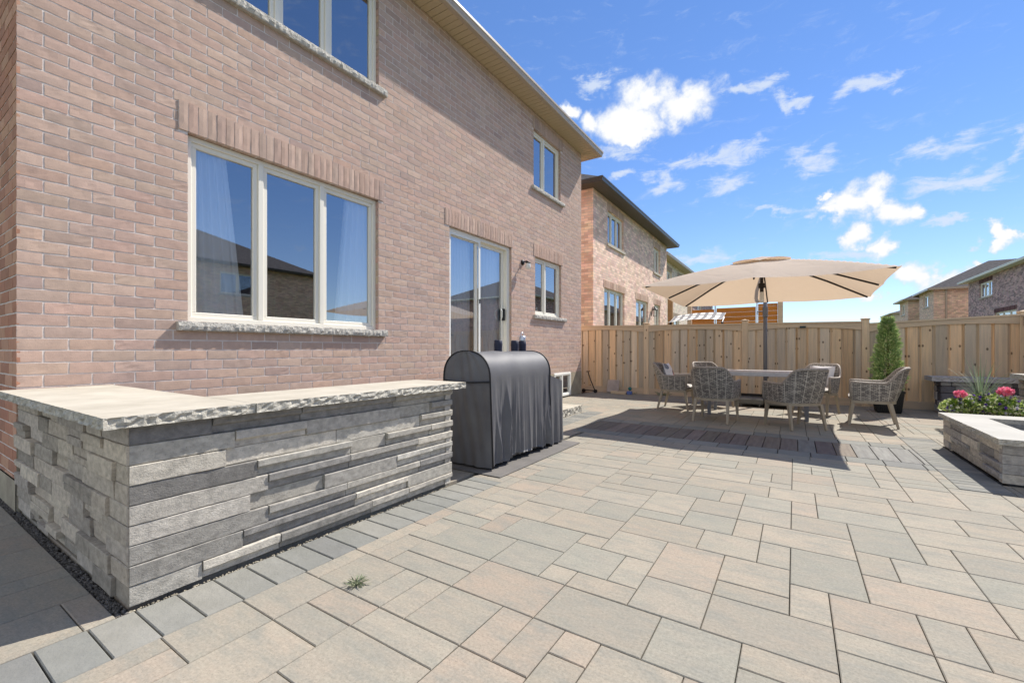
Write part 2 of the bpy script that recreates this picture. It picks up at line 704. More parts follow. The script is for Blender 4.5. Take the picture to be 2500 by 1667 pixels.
MAT = dict(
    brick=M('brick', (.92, .92, .92), (1.08, 1.08, 1.07), 16, .95, .45, 120, tint=True, spec=.08, bdist=.0025, stretch=(1, 1, 1), speck=.5, speck_scale=150, speck_col=c(140, 116, 104)),
    mortar=M('mortar', c(224, 214, 206), c(206, 194, 186), 20, .95, .5, 120, spec=.1),
    parge=M('parge', c(178, 168, 146), c(150, 140, 124), 5, .95, .6, 60, spec=.1),
    frame=M('window_frame_paint', c(232, 227, 213), None, rough=.4, spec=.4),
    white=M('white_paint', c(232, 232, 226), None, rough=.45),
    glass=glass_mat('pane_glass'),
    glass_far=glass_mat('far_pane_glass', boost=.26),
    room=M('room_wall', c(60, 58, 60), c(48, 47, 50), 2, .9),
    sill=M('rock_face_sill', c(205, 200, 190), c(170, 166, 158), 18, .9, 1.0, 45, spec=.15, bdist=.02),
    soffit=M('soffit', c(190, 172, 142), None, rough=.5),
    gutter=M('gutter_paint', c(176, 160, 140), None, rough=.35, spec=.5),
    soffit_dark=M('dark_soffit', c(92, 84, 76), None, rough=.5),
    gutter_dark=M('dark_gutter', c(72, 66, 62), None, rough=.35, spec=.5),
    shingle=M('shingle', c(92, 90, 92), c(60, 58, 62), 6, .95, .8, 30, spec=.1, stretch=(1, 1, 4)),
    brick_pink=brick_mat('pink_buff_brick', c(208, 170, 142), c(170, 132, 108), c(160, 144, 132)),
    brick_buff=brick_mat('buff_brick', c(196, 176, 152), c(168, 148, 126), c(160, 150, 136)),
    brick_plum=brick_mat('plum_brick', c(170, 134, 124), c(108, 84, 82), c(140, 128, 124)),
    brick_tan=brick_mat('tan_brick', c(196, 160, 128), c(160, 126, 100), c(150, 132, 112)),
    stucco=M('stucco', c(196, 186, 170), c(182, 172, 156), 2, .9),
    paver=None,
    border=M('border_paver', (.92, .92, .92), (1.08, 1.08, 1.1), 5, .88, .9, 16, tint=True, spec=.2, bdist=.008, speck=.25, speck_scale=140, speck_col=c(70, 74, 76)),
    sand=M('joint_sand', c(84, 76, 64), c(44, 40, 36), 30, .95, .5, 200),
    grass=M('lawn', c(66, 84, 44), c(92, 100, 58), 12, .95, .8, 80),
    stone=M('ledge_stone', (.72, .72, .72), (1.14, 1.14, 1.13), 22, .9, .8, 110, tint=True, spec=.15, bdist=.005, speck=.35, speck_scale=110, speck_col=c(96, 94, 90), stretch=(1, 1, 1.4)),
    slab=M('limestone_slab', c(188, 181, 167), c(168, 161, 147), 4, .85, .25, 90, spec=.2),
    rockface=M('rock_face', c(204, 199, 186), c(158, 155, 147), 26, .92, 1.0, 60, spec=.15, bdist=.012),
    wood=None,
    metal_grey=M('grey_metal', c(112, 113, 118), None, rough=.4, metal=0),
    metal_dark=M('dark_metal', c(34, 30, 30), None, rough=.45),
    metal_taupe=M('taupe_metal', c(164, 150, 130), c(150, 138, 120), 14, rough=.45, stretch=(1, 1, .2)),
    silver=M('brushed_silver', c(200, 200, 204), None, rough=.35, metal=.7),
    canvas=canvas_mat('parasol_canvas', c(220, 204, 188), c(202, 178, 150)),
    weave=weave_mat('woven_resin'),
    rim=M('woven_rim', c(176, 166, 154), c(120, 110, 102), 90, .6, .8, 120),
    cushion=M('cushion_cloth', c(190, 186, 180), c(178, 174, 170), 20, .9),
    pillow=M('pillow_cloth', c(226, 224, 224), c(214, 212, 214), 20, .9),
    petal_red=M('printed_flower', c(140, 24, 44), c(90, 14, 30), 20, .9),
    grey_cloth=M('grey_cloth', c(120, 126, 138), None, rough=.9),
    cover=M('cover_fabric', c(98, 98, 100), c(84, 84, 89), 3, .6, .12, 300, spec=.45),
    piping=M('cover_piping', c(20, 20, 24), None, rough=.5),
    mat=M('rubber_mat', c(112, 108, 104), c(98, 95, 92), 4, .9, .3, 200),
    tabletop=M('table_top', c(196, 193, 193), c(182, 179, 179), 10, .3, stretch=(1, 12, 1)),
    black=M('black_plastic', c(26, 26, 28), None, rough=.5),
    soil=M('soil', c(52, 40, 30), c(34, 26, 20), 30, .95, .8, 80),
    needle=leaf_mat('needles', (1, 1, 1), .15),
    leaf=leaf_mat('leaves', (1, 1, 1), .25),
    petal=leaf_mat('petals', (1, 1, 1), .3),
    screen=None,
    awning=None,
    curtain=M('sheer_curtain', c(248, 248, 248), None, rough=.9),
    teal=M('teal_plastic', c(40, 110, 110), None, rough=.4),
    blue=M('blue_plastic', c(90, 110, 170), None, rough=.4),
    fieldstone=M('field_stone', (.8, .8, .8), (1.15, 1.15, 1.15), 9, .92, 1.0, 40, tint=True, spec=.15, bdist=.015),
    solar=M('solar_panel', c(40, 50, 52), None, rough=.2),
    lampglass=M('frosted_glass', c(225, 222, 214), None, rough=.25),
)


def paver_mat():
    m = M('paver', c(150, 142, 128), c(156, 144, 129), 4.5, .85, .35, 110, tint=True, spec=.2, stretch=(1, 2.2, 1), detail=5, speck=.5, speck_scale=170,
          speck_col=c(96, 90, 82), bdist=.002)
    # third hue: blue grey drifts inside some slabs
    n, l = m.node_tree.nodes, m.node_tree.links
    b = n['Principled BSDF']
    src = b.inputs['Base Color'].links[0].from_socket
    at = [x for x in n if x.type == 'ATTRIBUTE'][0]
    tc = [x for x in n if x.type == 'TEX_COORD'][0]
    mp_ = n.new('ShaderNodeMapping')
    mp_.inputs['Scale'].default_value = (1.2, 3.2, 1)
    l.new(tc.outputs['Object'], mp_.inputs['Vector'])
    nz = n.new('ShaderNodeTexNoise')
    nz.noise_dimensions = '4D'
    nz.inputs['Scale'].default_value = 3.6
    nz.inputs['Detail'].default_value = 7
    nz.inputs['Roughness'].default_value = .7
    l.new(mp_.outputs[0], nz.inputs['Vector'])
    w = n.new('ShaderNodeMath')
    w.operation = 'MULTIPLY'
    w.inputs[1].default_value = 191.0
    l.new(at.outputs['Alpha'], w.inputs[0])
    l.new(w.outputs[0], nz.inputs['W'])
    mr = n.new('ShaderNodeMapRange')
    mr.inputs['From Min'].default_value = .45
    mr.inputs['From Max'].default_value = .68
    mr.inputs['To Max'].default_value = .85
    l.new(nz.outputs['Fac'], mr.inputs['Value'])
    mx = n.new('ShaderNodeMix')
    mx.data_type = 'RGBA'
    l.new(mr.outputs[0], mx.inputs[0])
    l.new(src, mx.inputs[6])
    mx.inputs[7].default_value = (*c(130, 129, 121), 1)
    # fine streaks pressed along the slabs
    mp2 = n.new('ShaderNodeMapping')
    mp2.inputs['Scale'].default_value = (6, 60, 1)
    l.new(tc.outputs['Object'], mp2.inputs['Vector'])
    n3 = n.new('ShaderNodeTexNoise')
    n3.inputs['Scale'].default_value = 2
    n3.inputs['Detail'].default_value = 5
    l.new(mp2.outputs[0], n3.inputs['Vector'])
    m3 = n.new('ShaderNodeMapRange')
    m3.inputs['From Min'].default_value = .3
    m3.inputs['From Max'].default_value = .7
    m3.inputs['To Min'].default_value = .945
    m3.inputs['To Max'].default_value = 1.05
    l.new(n3.outputs['Fac'], m3.inputs['Value'])
    mu = n.new('ShaderNodeMix')
    mu.data_type = 'RGBA'
    mu.blend_type = 'MULTIPLY'
    mu.inputs[0].default_value = 1
    l.new(mx.outputs[2], mu.inputs[6])
    n4 = n.new('ShaderNodeTexNoise')
    n4.inputs['Scale'].default_value = 75
    n4.inputs['Detail'].default_value = 4
    n4.inputs['Roughness'].default_value = .75
    l.new(tc.outputs['Object'], n4.inputs['Vector'])
    m4 = n.new('ShaderNodeMapRange')
    m4.inputs['From Min'].default_value = .3
    m4.inputs['From Max'].default_value = .7
    m4.inputs['To Min'].default_value = .82
    m4.inputs['To Max'].default_value = 1.16
    l.new(n4.outputs['Fac'], m4.inputs['Value'])
    mm = n.new('ShaderNodeMath')
    mm.operation = 'MULTIPLY'
    l.new(m3.outputs[0], mm.inputs[0])
    l.new(m4.outputs[0], mm.inputs[1])
    l.new(mm.outputs[0], mu.inputs[7])
    l.new(mu.outputs[2], b.inputs['Base Color'])
    return m


MAT['paver'] = paver_mat()


def wood_mat(name, ca, cb, knots=True, axis_stretch=(14, 14, .8)):
    m = M(name, ca, cb, 2.0, .8, .5, 6, tint=True, spec=.2, stretch=axis_stretch, detail=8, mix=(.3, .7), bdist=.003)
    if knots:
        n, l = m.node_tree.nodes, m.node_tree.links
        b = n['Principled BSDF']
        src = b.inputs['Base Color'].links[0].from_socket
        at = [x for x in n if x.type == 'ATTRIBUTE'][0]
        tc = [x for x in n if x.type == 'TEX_COORD'][0]
        sx = n.new('ShaderNodeSeparateXYZ')
        l.new(tc.outputs['Object'], sx.inputs[0])
        xy = n.new('ShaderNodeMath')
        xy.operation = 'ADD'
        l.new(sx.outputs['X'], xy.inputs[0])
        l.new(sx.outputs['Y'], xy.inputs[1])
        zz = n.new('ShaderNodeMath')
        zz.operation = 'MULTIPLY'
        zz.inputs[1].default_value = .62
        l.new(sx.outputs['Z'], zz.inputs[0])
        mp_ = n.new('ShaderNodeCombineXYZ')
        l.new(xy.outputs[0], mp_.inputs[0])
        l.new(zz.outputs[0], mp_.inputs[1])
        vo = n.new('ShaderNodeTexVoronoi')
        vo.voronoi_dimensions = '2D'
        vo.inputs['Scale'].default_value = 5.2
        l.new(mp_.outputs[0], vo.inputs['Vector'])
        mr = n.new('ShaderNodeMapRange')
        mr.inputs['From Min'].default_value = .06
        mr.inputs['From Max'].default_value = .10
        mr.inputs['To Min'].default_value = .75
        mr.inputs['To Max'].default_value = 0
        l.new(vo.outputs['Distance'], mr.inputs['Value'])
        sc_ = n.new('ShaderNodeSeparateColor')
        l.new(vo.outputs['Color'], sc_.inputs[0])
        gt = n.new('ShaderNodeMath')
        gt.operation = 'GREATER_THAN'
        gt.inputs[1].default_value = .4
        l.new(sc_.outputs[0], gt.inputs[0])
        km = n.new('ShaderNodeMath')
        km.operation = 'MULTIPLY'
        l.new(mr.outputs[0], km.inputs[0])
        l.new(gt.outputs[0], km.inputs[1])
        mx = n.new('ShaderNodeMix')
        mx.data_type = 'RGBA'
        l.new(km.outputs[0], mx.inputs[0])
        l.new(src, mx.inputs[6])
        mx.inputs[7].default_value = (*c(54, 36, 26), 1)
        l.new(mx.outputs[2], b.inputs['Base Color'])
    return m


MAT['wood'] = wood_mat('cedar', c(234, 207, 172), c(196, 178, 156))
MAT['wood_plain'] = wood_mat('cedar_rail', c(212, 188, 158), c(184, 166, 144), knots=False, axis_stretch=(.8, 14, 14))
MAT['screen'] = wood_mat('varnished_board', c(206, 140, 66), c(176, 108, 44), knots=False, axis_stretch=(.8, 14, 14))

rnd = random.Random(7)


# ------------------------------------------------------------------ ground and patio
def structure(o):
    o['kind'] = 'structure'
    return o


g = MB()
g.quad((-400, -400, -.06), (400, -400, -.06), (400, 400, -.06), (-400, 400, -.06))
structure(g.build('lawn', MAT['grass']))
g = MB()
g.quad((-12, -3, -.03), (9, -3, -.03), (9, 11.6, -.03), (-12, 11.6, -.03))
structure(g.build('patio_bed', MAT['sand']))

MOD = .1537
X0, Y0 = -.02, 1.925
known = [(-6, -2, -3, 0), (-6, 0, -4, 1), (-5, 1, -4, 3), (-7, 1, -5, 3), (-4, 0, -2, 2), (-4, 2, -2, 5), (-6, 3, -4, 5), (-6, 5, -3, 7), (-2, 3, 0, 5), (-2, 2, 0, 3),
         (-3, 5, -1, 7), (-1, 5, 0, 7), (0, 4, 2, 7), (-1, 7, 2, 9), (0, 2, 1, 4), (1, 2, 3, 4), (3, 2, 4, 4), (4, 2, 7, 4), (2, 4, 5, 6), (3, 6, 5, 8), (2, 6, 3, 8),
         (2, 8, 4, 11), (4, 8, 5, 10), (4, 10, 7, 12), (0, 9, 2, 11), (-2, 9, 0, 11), (-2, 7, -1, 9), (-4, 7, -2, 9), (-4, 9, -2, 11), (-2, 0, 1, 2), (1, 1, 3, 2),
         (1, -1, 3, 1), (-1, -1, 1, 0), (-3, -2, -1, 0), (5, 4, 8, 6), (5, 6, 7, 8), (5, 8, 8, 10), (-9, 0, -7, 2), (-9, -2, -6, 0), (-10, 2, -7, 4), (-9, 4, -6, 6), (-12, 0, -9, 2),
         (-12, -2, -9, -1), (-9, -4, -7, -2)]
occ = {}
pavs = []


def put(k0, j0, k1, j1):
    for k in range(k0, k1):
        for j in range(j0, j1):
            if (k, j) in occ:
                return False
    for k in range(k0, k1):
        for j in range(j0, j1):
            occ[(k, j)] = 1
    pavs.append((k0, j0, k1, j1))
    return True


for kk in known:
    put(*kk)
sizes = [(3, 2)] * 6 + [(2, 3)] * 2 + [(2, 2)] * 4 + [(3, 1)] * 1 + [(2, 1)] * 2 + [(1, 2)] * 2 + [(4, 2)] * 1
for j in range(-24, 64):
    for k in range(-36, 56):
        if (k, j) in occ:
            continue
        ss = sizes[:]
        rnd.shuffle(ss)
        for (w, h_) in ss + [(1, 1)]:
            if put(k, j, k + w, j + h_):
                break

FIELD = [(-2.125, -2.6, 8, 5.0), (-2.125, 5.0, 1.14, 5.62), (-12, -2.6, -2.44, .645), (-4.6, .7, -2.50, 5.62), (-4.6, 5.62, -2.62, 6.93), (-4.6, 6.93, 1.14, 11.25),
         (-2.44, 3.1, -2.125, 5.62), (1.14, 7.5, 1.47, 11.25), (1.47, 7.12, 3.3, 11.25), (1.47, 5.0, 8, 5.34)]
PAL = [c(178, 161, 139)] * 6 + [c(175, 160, 139)] * 6 + [c(179, 159, 137)] * 3 + [c(168, 157, 138)] * 4 + [c(172, 158, 138)] * 4
BASE = c(178, 160, 138)


def slab(mb, x0, y0, x1, y1, top=0.0, gap=.002, edge=.0035, jit=.0012):
    x0 += gap; y0 += gap; x1 -= gap; y1 -= gap
    if x1 - x0 < .015 or y1 - y0 < .015:
        return
    zs = [top + rnd.uniform(-jit, jit) for _ in range(4)]
    a = [(x0, y0), (x1, y0), (x1, y1), (x0, y1)]
    sg = [(1, 1), (-1, 1), (-1, -1), (1, -1)]
    i = len(mb.v)
    for k in range(4):
        mb.v.append((a[k][0] + sg[k][0] * edge, a[k][1] + sg[k][1] * edge, zs[k]))
    for k in range(4):
        mb.v.append((a[k][0], a[k][1], zs[k] - edge * .9))
    for k in range(4):
        mb.v.append((a[k][0], a[k][1], -.035))
    mb.face((i, i + 1, i + 2, i + 3))
    for k in range(4):
        q = (k + 1) % 4
        mb.face((i + 4 + k, i + 4 + q, i + q, i + k))
        mb.face((i + 8 + k, i + 8 + q, i + 4 + q, i + 4 + k))


pv = MB()
for (k0, j0, k1, j1) in pavs:
    x0, y0, x1, y1 = X0 + k0 * MOD, Y0 + j0 * MOD, X0 + k1 * MOD, Y0 + j1 * MOD
    p = rnd.choice(PAL)
    f = rnd.uniform(.93, 1.07)
    pv.tint = (p[0] / BASE[0] * f, p[1] / BASE[1] * f, p[2] / BASE[2] * f, rnd.random())
    for (a, b, d, e) in FIELD:
        slab(pv, max(x0, a), max(y0, b), min(x1, d), min(y1, e))
structure(pv.build('patio_paving', MAT['paver']))

bd = MB()
DK = [c(133, 132, 125), c(126, 126, 120), c(138, 136, 128), c(120, 120, 116)]


def bcol():
    p = rnd.choice(DK)
    bd.tint = (*p, rnd.random())


y = .706 - MOD * 22
while y < 3.08:
    bcol()
    slab(bd, -2.438, y, -2.125, y + MOD, gap=.003, edge=.004)
    y += MOD
for (ya, yb) in ((5.62, 5.88), (6.66, 6.93)):
    x = -2.62
    while x < 1.13:
        bcol()
        slab(bd, x, ya, min(x + MOD * 2, 1.14), yb, gap=.004)
        x += MOD * 2
y = 5.02
while y < 7.49:
    bcol()
    slab(bd, 1.14, y, 1.47, y + MOD * .66, gap=.0022)
    y += MOD * .66
for (xa, xb, ya, yb) in ((-3.22, -2.90, 5.2, 7.5),):
    y = ya
    while y < yb:
        bcol()
        slab(bd, xa, y, xb, y + MOD * .66, top=.004, gap=.004)
        y += MOD * .66
structure(bd.build('border_paving', MAT['border']))
MAT['plank'] = M('plank_paver', c(124, 115, 106), c(106, 97, 90), 3, .85, .5, 30, tint=True, spec=.2, stretch=(8, 1, 1))
pk = MB()
x = -2.62
while x < 1.1:
    f = rnd.uniform(.85, 1.15)
    pk.tint = (f, f * rnd.uniform(.97, 1.03), f * rnd.uniform(.96, 1.06), rnd.random())
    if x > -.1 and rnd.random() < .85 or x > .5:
        pk.tint = (f * 1.22, f * 1.42, f * 1.55, rnd.random())  # right-hand planks tinted paler to paint in the sun on them
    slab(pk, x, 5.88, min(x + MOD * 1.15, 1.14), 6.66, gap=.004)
    x += MOD * 1.15
structure(pk.build('plank_paving', MAT['plank']))


# ------------------------------------------------------------------ brick house
BRP = [c(196, 173, 159), c(194, 169, 154), c(200, 178, 163), c(187, 164, 153), c(197, 172, 159), c(190, 164, 150), c(200, 171, 155), c(184, 166, 154), c(192, 165, 152),
       c(174, 156, 149), c(202, 181, 166), c(196, 173, 159), c(193, 169, 155)]
BRP = [tuple(.55 * a + .45 * b for a, b in zip(p, c(190, 160, 143))) for p in BRP]


def bricks(mb, O, U, N, L, z0, z1, holes, seed, course=.0896, bl=.267, za=1.32, nu=5, nv=3, pal=BRP, amp=.0005):
    """individual rough bricks laid in stretcher bond on a wall plane; holes are (u0,u1,z0,z1)"""
    rr = random.Random(seed)
    O, U, N = Vector(O), Vector(U), Vector(N)
    i0 = math.floor((z0 - za) / course)
    i1 = math.ceil((z1 - za) / course)
    J = .012

    def one(u0, u1, za_, zb_):
        p = rr.choice(pal)
        f = rr.uniform(.93, 1.07)
        mb.tint = (p[0] * f, p[1] * f * rr.uniform(.985, 1.015), p[2] * f * rr.uniform(.98, 1.02), rr.random())
        n_u = max(2, round(nu * (u1 - u0) / .25))
        out = rr.uniform(.0004, .0014)
        rows = []
        tilt = rr.uniform(-.001, .001)
        fold = rr.uniform(.1, .9) if rr.random() < .4 else None
        fsl = rr.uniform(-.35, .35)
        for b in range(nv + 1):
            row = []
            for a in range(n_u + 1):
                e = (a in (0, n_u)) or (b in (0, nv))
                cn = (a in (0, n_u)) and (b in (0, nv))
                uu = u0 + (u1 - u0) * a / n_u + (rr.uniform(-.0016, .0016))
                zz = za_ + (zb_ - za_) * b / nv + rr.uniform(-.0016, .0016)
                d = out + tilt * (b / nv - .5) + rr.uniform(-amp, amp) - (.0007 if e else 0) - (.0005 if cn else 0)
                if fold is not None and 0 < b < nv and abs(a / n_u - fold - fsl * (b / nv - .5)) < .5 / n_u:
                    d -= .0022
                row.append(O + U * uu + N * d + Vector((0, 0, zz)))
            rows.append(row)
        mb.grid(rows)
        per = rows[0] + [r_[-1] for r_ in rows[1:]] + rows[-1][::-1][1:] + [r_[0] for r_ in rows[::-1][1:-1]]
        i = len(mb.v)
        n = len(per)
        for q in per:
            mb.v.append(tuple(q))
        for q in per:
            mb.v.append(tuple(q - N * .018))
        for k in range(n):
            mb.face((i + k, i + n + k, i + n + (k + 1) % n, i + (k + 1) % n))

    for ci in range(i0, i1):
        a, b = max(za + ci * course, z0), min(za + (ci + 1) * course, z1)
        if b - a < .02:
            continue
        zm = (a + b) / 2
        segs = [(0, L)]
        for (h0, h1, hz0, hz1) in holes:
            if hz0 - .01 < zm < hz1 + .01:
                ns = []
                for (s0, s1) in segs:
                    if h1 <= s0 or h0 >= s1:
                        ns.append((s0, s1))
                    else:
                        if h0 > s0:
                            ns.append((s0, h0))
                        if h1 < s1:
                            ns.append((h1, s1))
                segs = ns
        off = (ci % 2) * bl / 2
        u = -off
        while u < L:
            for (s0, s1) in segs:
                p0, p1 = max(u, s0), min(u + bl, s1)
                if p1 - p0 > .035:
                    one(p0 + (J / 2 if p0 > s0 + .001 else .001), p1 - (J / 2 if p1 < s1 - .001 else .001), a + J / 2, b - J / 2)
            u += bl


def holed_plane(mb, O, U, N, L, z0, z1, holes, d):
    O, U, N = Vector(O), Vector(U), Vector(N)
    us = sorted({0, L} | {h[0] for h in holes} | {h[1] for h in holes})
    zs = sorted({z0, z1} | {h[2] for h in holes} | {h[3] for h in holes})
    for i in range(len(us) - 1):
        for j in range(len(zs) - 1):
            um, zm = (us[i] + us[i + 1]) / 2, (zs[j] + zs[j + 1]) / 2
            if any(h[0] < um < h[1] and h[2] < zm < h[3] for h in holes):
                continue
            q = [O + U * uu + N * d + Vector((0, 0, zz)) for uu, zz in ((us[i], zs[j]), (us[i + 1], zs[j]), (us[i + 1], zs[j + 1]), (us[i], zs[j + 1]))]
            mb.quad(*q)


def soldier(O, U, N, u0, u1, z0, z1, parent, mat, pal=BRP, seed=1, w=.0765, out=.014, name='lintel'):
    rr = random.Random(seed)
    mb = MB()
    O, U, N = Vector(O), Vector(U), Vector(N)
    n = max(2, round((u1 - u0) / w))
    w = (u1 - u0) / n
    for k in range(n):
        p = rr.choice(pal)
        f = rr.uniform(.88, 1.05)
        mb.tint = (p[0] * f, p[1] * f, p[2] * f, rr.random())
        a, b = u0 + k * w + .004, u0 + (k + 1) * w - .004
        rows = []
        o_ = out + rr.uniform(-.002, .002)
        for j in range(5):
            row = []
            for i in range(3):
                e = .003 if (i != 1 or j in (0, 4)) else 0
                row.append(O + U * (a + (b - a) * i / 2 + rr.uniform(-.0015, .0015)) + N * (o_ - e + rr.uniform(-.0015, .0015)) + Vector((0, 0, z0 + (z1 - z0) * j / 4 + rr.uniform(-.0015, .0015))))
            rows.append(row)
        mb.grid(rows)
        per = rows[0] + [r_[-1] for r_ in rows[1:]] + rows[-1][::-1][1:] + [r_[0] for r_ in rows[::-1][1:-1]]
        i = len(mb.v)
        m_ = len(per)
        mb.v += [tuple(q) for q in per] + [tuple(q - N * (.09 + out)) for q in per]
        for k2 in range(m_):
            mb.face((i + k2, i + m_ + k2, i + m_ + (k2 + 1) % m_, i + (k2 + 1) % m_))
    mb.mi = 1
    mb.tint = (1, 1, 1, 0)
    q = [O + U * uu + N * (out - .008) + Vector((0, 0, zz)) for uu, zz in ((u0, z0 + .004), (u1, z0 + .004), (u1, z1), (u0, z1))]
    mb.quad(*q)
    return mb.build(name, [mat, MAT['mortar']], parent)


def rocky_bar(mb, lo, hi, N_axis, seed, amp=.012, step=.03, faces=('out',)):
    """a stone bar along Y (or X) whose outer face is split rough"""
    pass


def rough_sill(name, x_wall, y0, y1, ztop, h, out, parent, mat, seed):
    rr = random.Random(seed)
    mb = MB()
    n = max(8, int((y1 - y0) / .025))
    rows = []
    prof = [(-.09, 0, 0), (out - .004, 0, .1), (out, -.012, .6), (out + .004, -h * .5, 1), (out, -h + .012, .6), (out - .006, -h, .1), (-.02, -h, 0)]
    for (dx, dz, k) in prof:
        rows.append([(x_wall + dx + k * rr.uniform(-.009, .007), y0 + (y1 - y0) * i / n + (k * rr.uniform(-.006, .006) if 0 < i < n else 0), ztop + dz + k * rr.uniform(-.003, .003)) for i in range(n + 1)])
    mb.grid(rows[::-1])
    for i, fl in ((0, True), (n, False)):
        pts = [r_[i] for r_ in rows]
        mb.poly(pts if not fl else pts[::-1])
    return mb.build(name, mat, parent)


def window(parent, xw, y0, y1, z0, z1, splits, sgn=1, rec=.085, fw=.05, fmat=None, gmat=None, name='window', sash=.045):
    """frame in an opening of a wall x=xw whose outside is sgn*X; splits = y positions of mullion centres"""
    fmat = fmat or MAT['frame']
    gmat = gmat or MAT['glass']
    fb = MB()
    xo = xw - sgn * rec

    def bx(mb, ya, za, yb, zb, d0, d1, bev=.004):
        xa, xb = sorted((xo - sgn * d0, xo + sgn * d1))
        mb.box(xa, ya, za, xb, yb, zb, bev=bev)
    ys = [y0] + list(splits) + [y1]
    bx(fb, y0, z0, y1, z0 + fw, .05, .03)
    bx(fb, y0, z1 - fw, y1, z1, .05, .03)
    bx(fb, y0, z0 + fw, y0 + fw, z1 - fw, .05, .03)
    bx(fb, y1 - fw, z0 + fw, y1, z1 - fw, .05, .03)
    for s in splits:
        bx(fb, s - fw * .55, z0 + fw, s + fw * .55, z1 - fw, .05, .03)
    f = fb.build(name, fmat, parent)
    for i in range(len(ys) - 1):
        a = ys[i] + (fw if i == 0 else fw * .55)
        b = ys[i + 1] - (fw if i == len(ys) - 2 else fw * .55)
        sb = MB()
        zt, zb = z1 - fw, z0 + fw
        bx(sb, a, zb, b, zb + sash, .04, .012)
        bx(sb, a, zt - sash, b, zt, .04, .012)
        bx(sb, a, zb + sash, a + sash, zt - sash, .04, .012)
        bx(sb, b - sash, zb + sash, b, zt - sash, .04, .012)
        sb.build('sash', fmat, f)
        pb = MB()
        xg = xo - sgn * .012
        q = [(xg, a + sash - .003, zb + sash - .003), (xg, b - sash + .003, zb + sash - .003), (xg, b - sash + .003, zt - sash + .003), (xg, a + sash - .003, zt - sash + .003)]
        pb.quad(*(q if sgn > 0 else q[::-1]))
        pb.build('pane', gmat, f)
    return f


def roomlet(parent, xw, y0, y1, z0, z1, sgn=1, depth=2.5, mat=None, pad=.35):
    mb = MB()
    a, b = (xw - sgn * .16), (xw - sgn * depth)
    y0, y1, z0, z1 = y0 - pad, y1 + pad, z0 - pad, z1 + .1
    mb.quad((b, y0, z0), (b, y1, z0), (b, y1, z1), (b, y0, z1))
    mb.quad((a, y0, z0), (b, y0, z0), (b, y0, z1), (a, y0, z1))
    mb.quad((a, y1, z0), (b, y1, z0), (b, y1, z1), (a, y1, z1))
    mb.quad((a, y0, z0), (a, y1, z0), (b, y1, z0), (b, y0, z0))
    mb.quad((a, y0, z1), (a, y1, z1), (b, y1, z1), (b, y0, z1))
    mb.build('room', mat or MAT['room'], parent)


def hip_roof(x0, y0, x1, y1, z, pitch, ridge_axis=None):
    """faces of a hip roof over a rectangle"""
    mb = MB()
    w, d = x1 - x0, y1 - y0
    hgt = min(w, d) / 2 * math.tan(pitch)
    if w >= d:
        r0, r1 = (x0 + d / 2, (y0 + y1) / 2, z + hgt), (x1 - d / 2, (y0 + y1) / 2, z + hgt)
        mb.poly([(x0, y0, z), (x1, y0, z), r1, r0])
        mb.poly([(x1, y1, z), (x0, y1, z), r0, r1])
        mb.poly([(x0, y1, z), (x0, y0, z), r0])
        mb.poly([(x1, y0, z), (x1, y1, z), r1])
    else:
        r0, r1 = ((x0 + x1) / 2, y0 + w / 2, z + hgt), ((x0 + x1) / 2, y1 - w / 2, z + hgt)
        mb.poly([(x1, y0, z), (x1, y1, z), r1, r0])
        mb.poly([(x0, y1, z), (x0, y0, z), r0, r1])
        mb.poly([(x0, y0, z), (x1, y0, z), r0])
        mb.poly([(x1, y1, z), (x0, y1, z), r1])
    return mb


def eaves(parent, x0, y0, x1, y1, z, ov, smat, gmat, ribs=.1, gut=.11, gh=.125):
    """soffit ring with grooved strips, fascia and a gutter round a rectangular house"""
    X0_, Y0_, X1_, Y1_ = x0 - ov, y0 - ov, x1 + ov, y1 + ov
    mb = MB()
    # east (x1) side strips, with small grooves
    y = Y0_
    while y < Y1_ - 1e-6:
        yy = min(y + ribs, Y1_)
        mb.box(x1, y + .004, z, X1_, yy - .004, z + .02)
        y = yy
    mb.box(x1, Y0_, z + .012, X1_, Y1_, z + .03)
    for (a, b) in ((Y0_, y0), (y1, Y1_)):
        mb.box(X0_, a, z, x1 - .002, b, z + .02)
    mb.box(X0_, y0, z, x0, y1, z + .02)
    mb.build('soffit', smat, parent)
    # K-profile gutter swept round the edge
    prof = [(0, 0), (.01, -.012), (.075, -.012), (.085, .0), (.09, .03), (gut - .012, .07), (gut, .085), (gut, gh), (gut - .012, gh), (gut - .012, gh - .01), (.02, gh - .02), (0, gh)]
    mb = MB()
    rings = []
    for (sx, sy, px, py) in ((1, -1, X1_, Y0_), (1, 1, X1_, Y1_), (-1, 1, X0_, Y1_), (-1, -1, X0_, Y0_)):
        rings.append([(px + sx * d, py + sy * d, z + hh) for d, hh in prof])
    idx = [[mb.vert(p) for p in r_] for r_ in rings]
    for i in range(4):
        A, B = idx[i], idx[(i + 1) % 4]
        for k in range(len(prof) - 1):
            mb.face((A[k], B[k], B[k + 1], A[k + 1]))
    mb.build('gutter', gmat, parent)
    return X0_, Y0_, X1_, Y1_


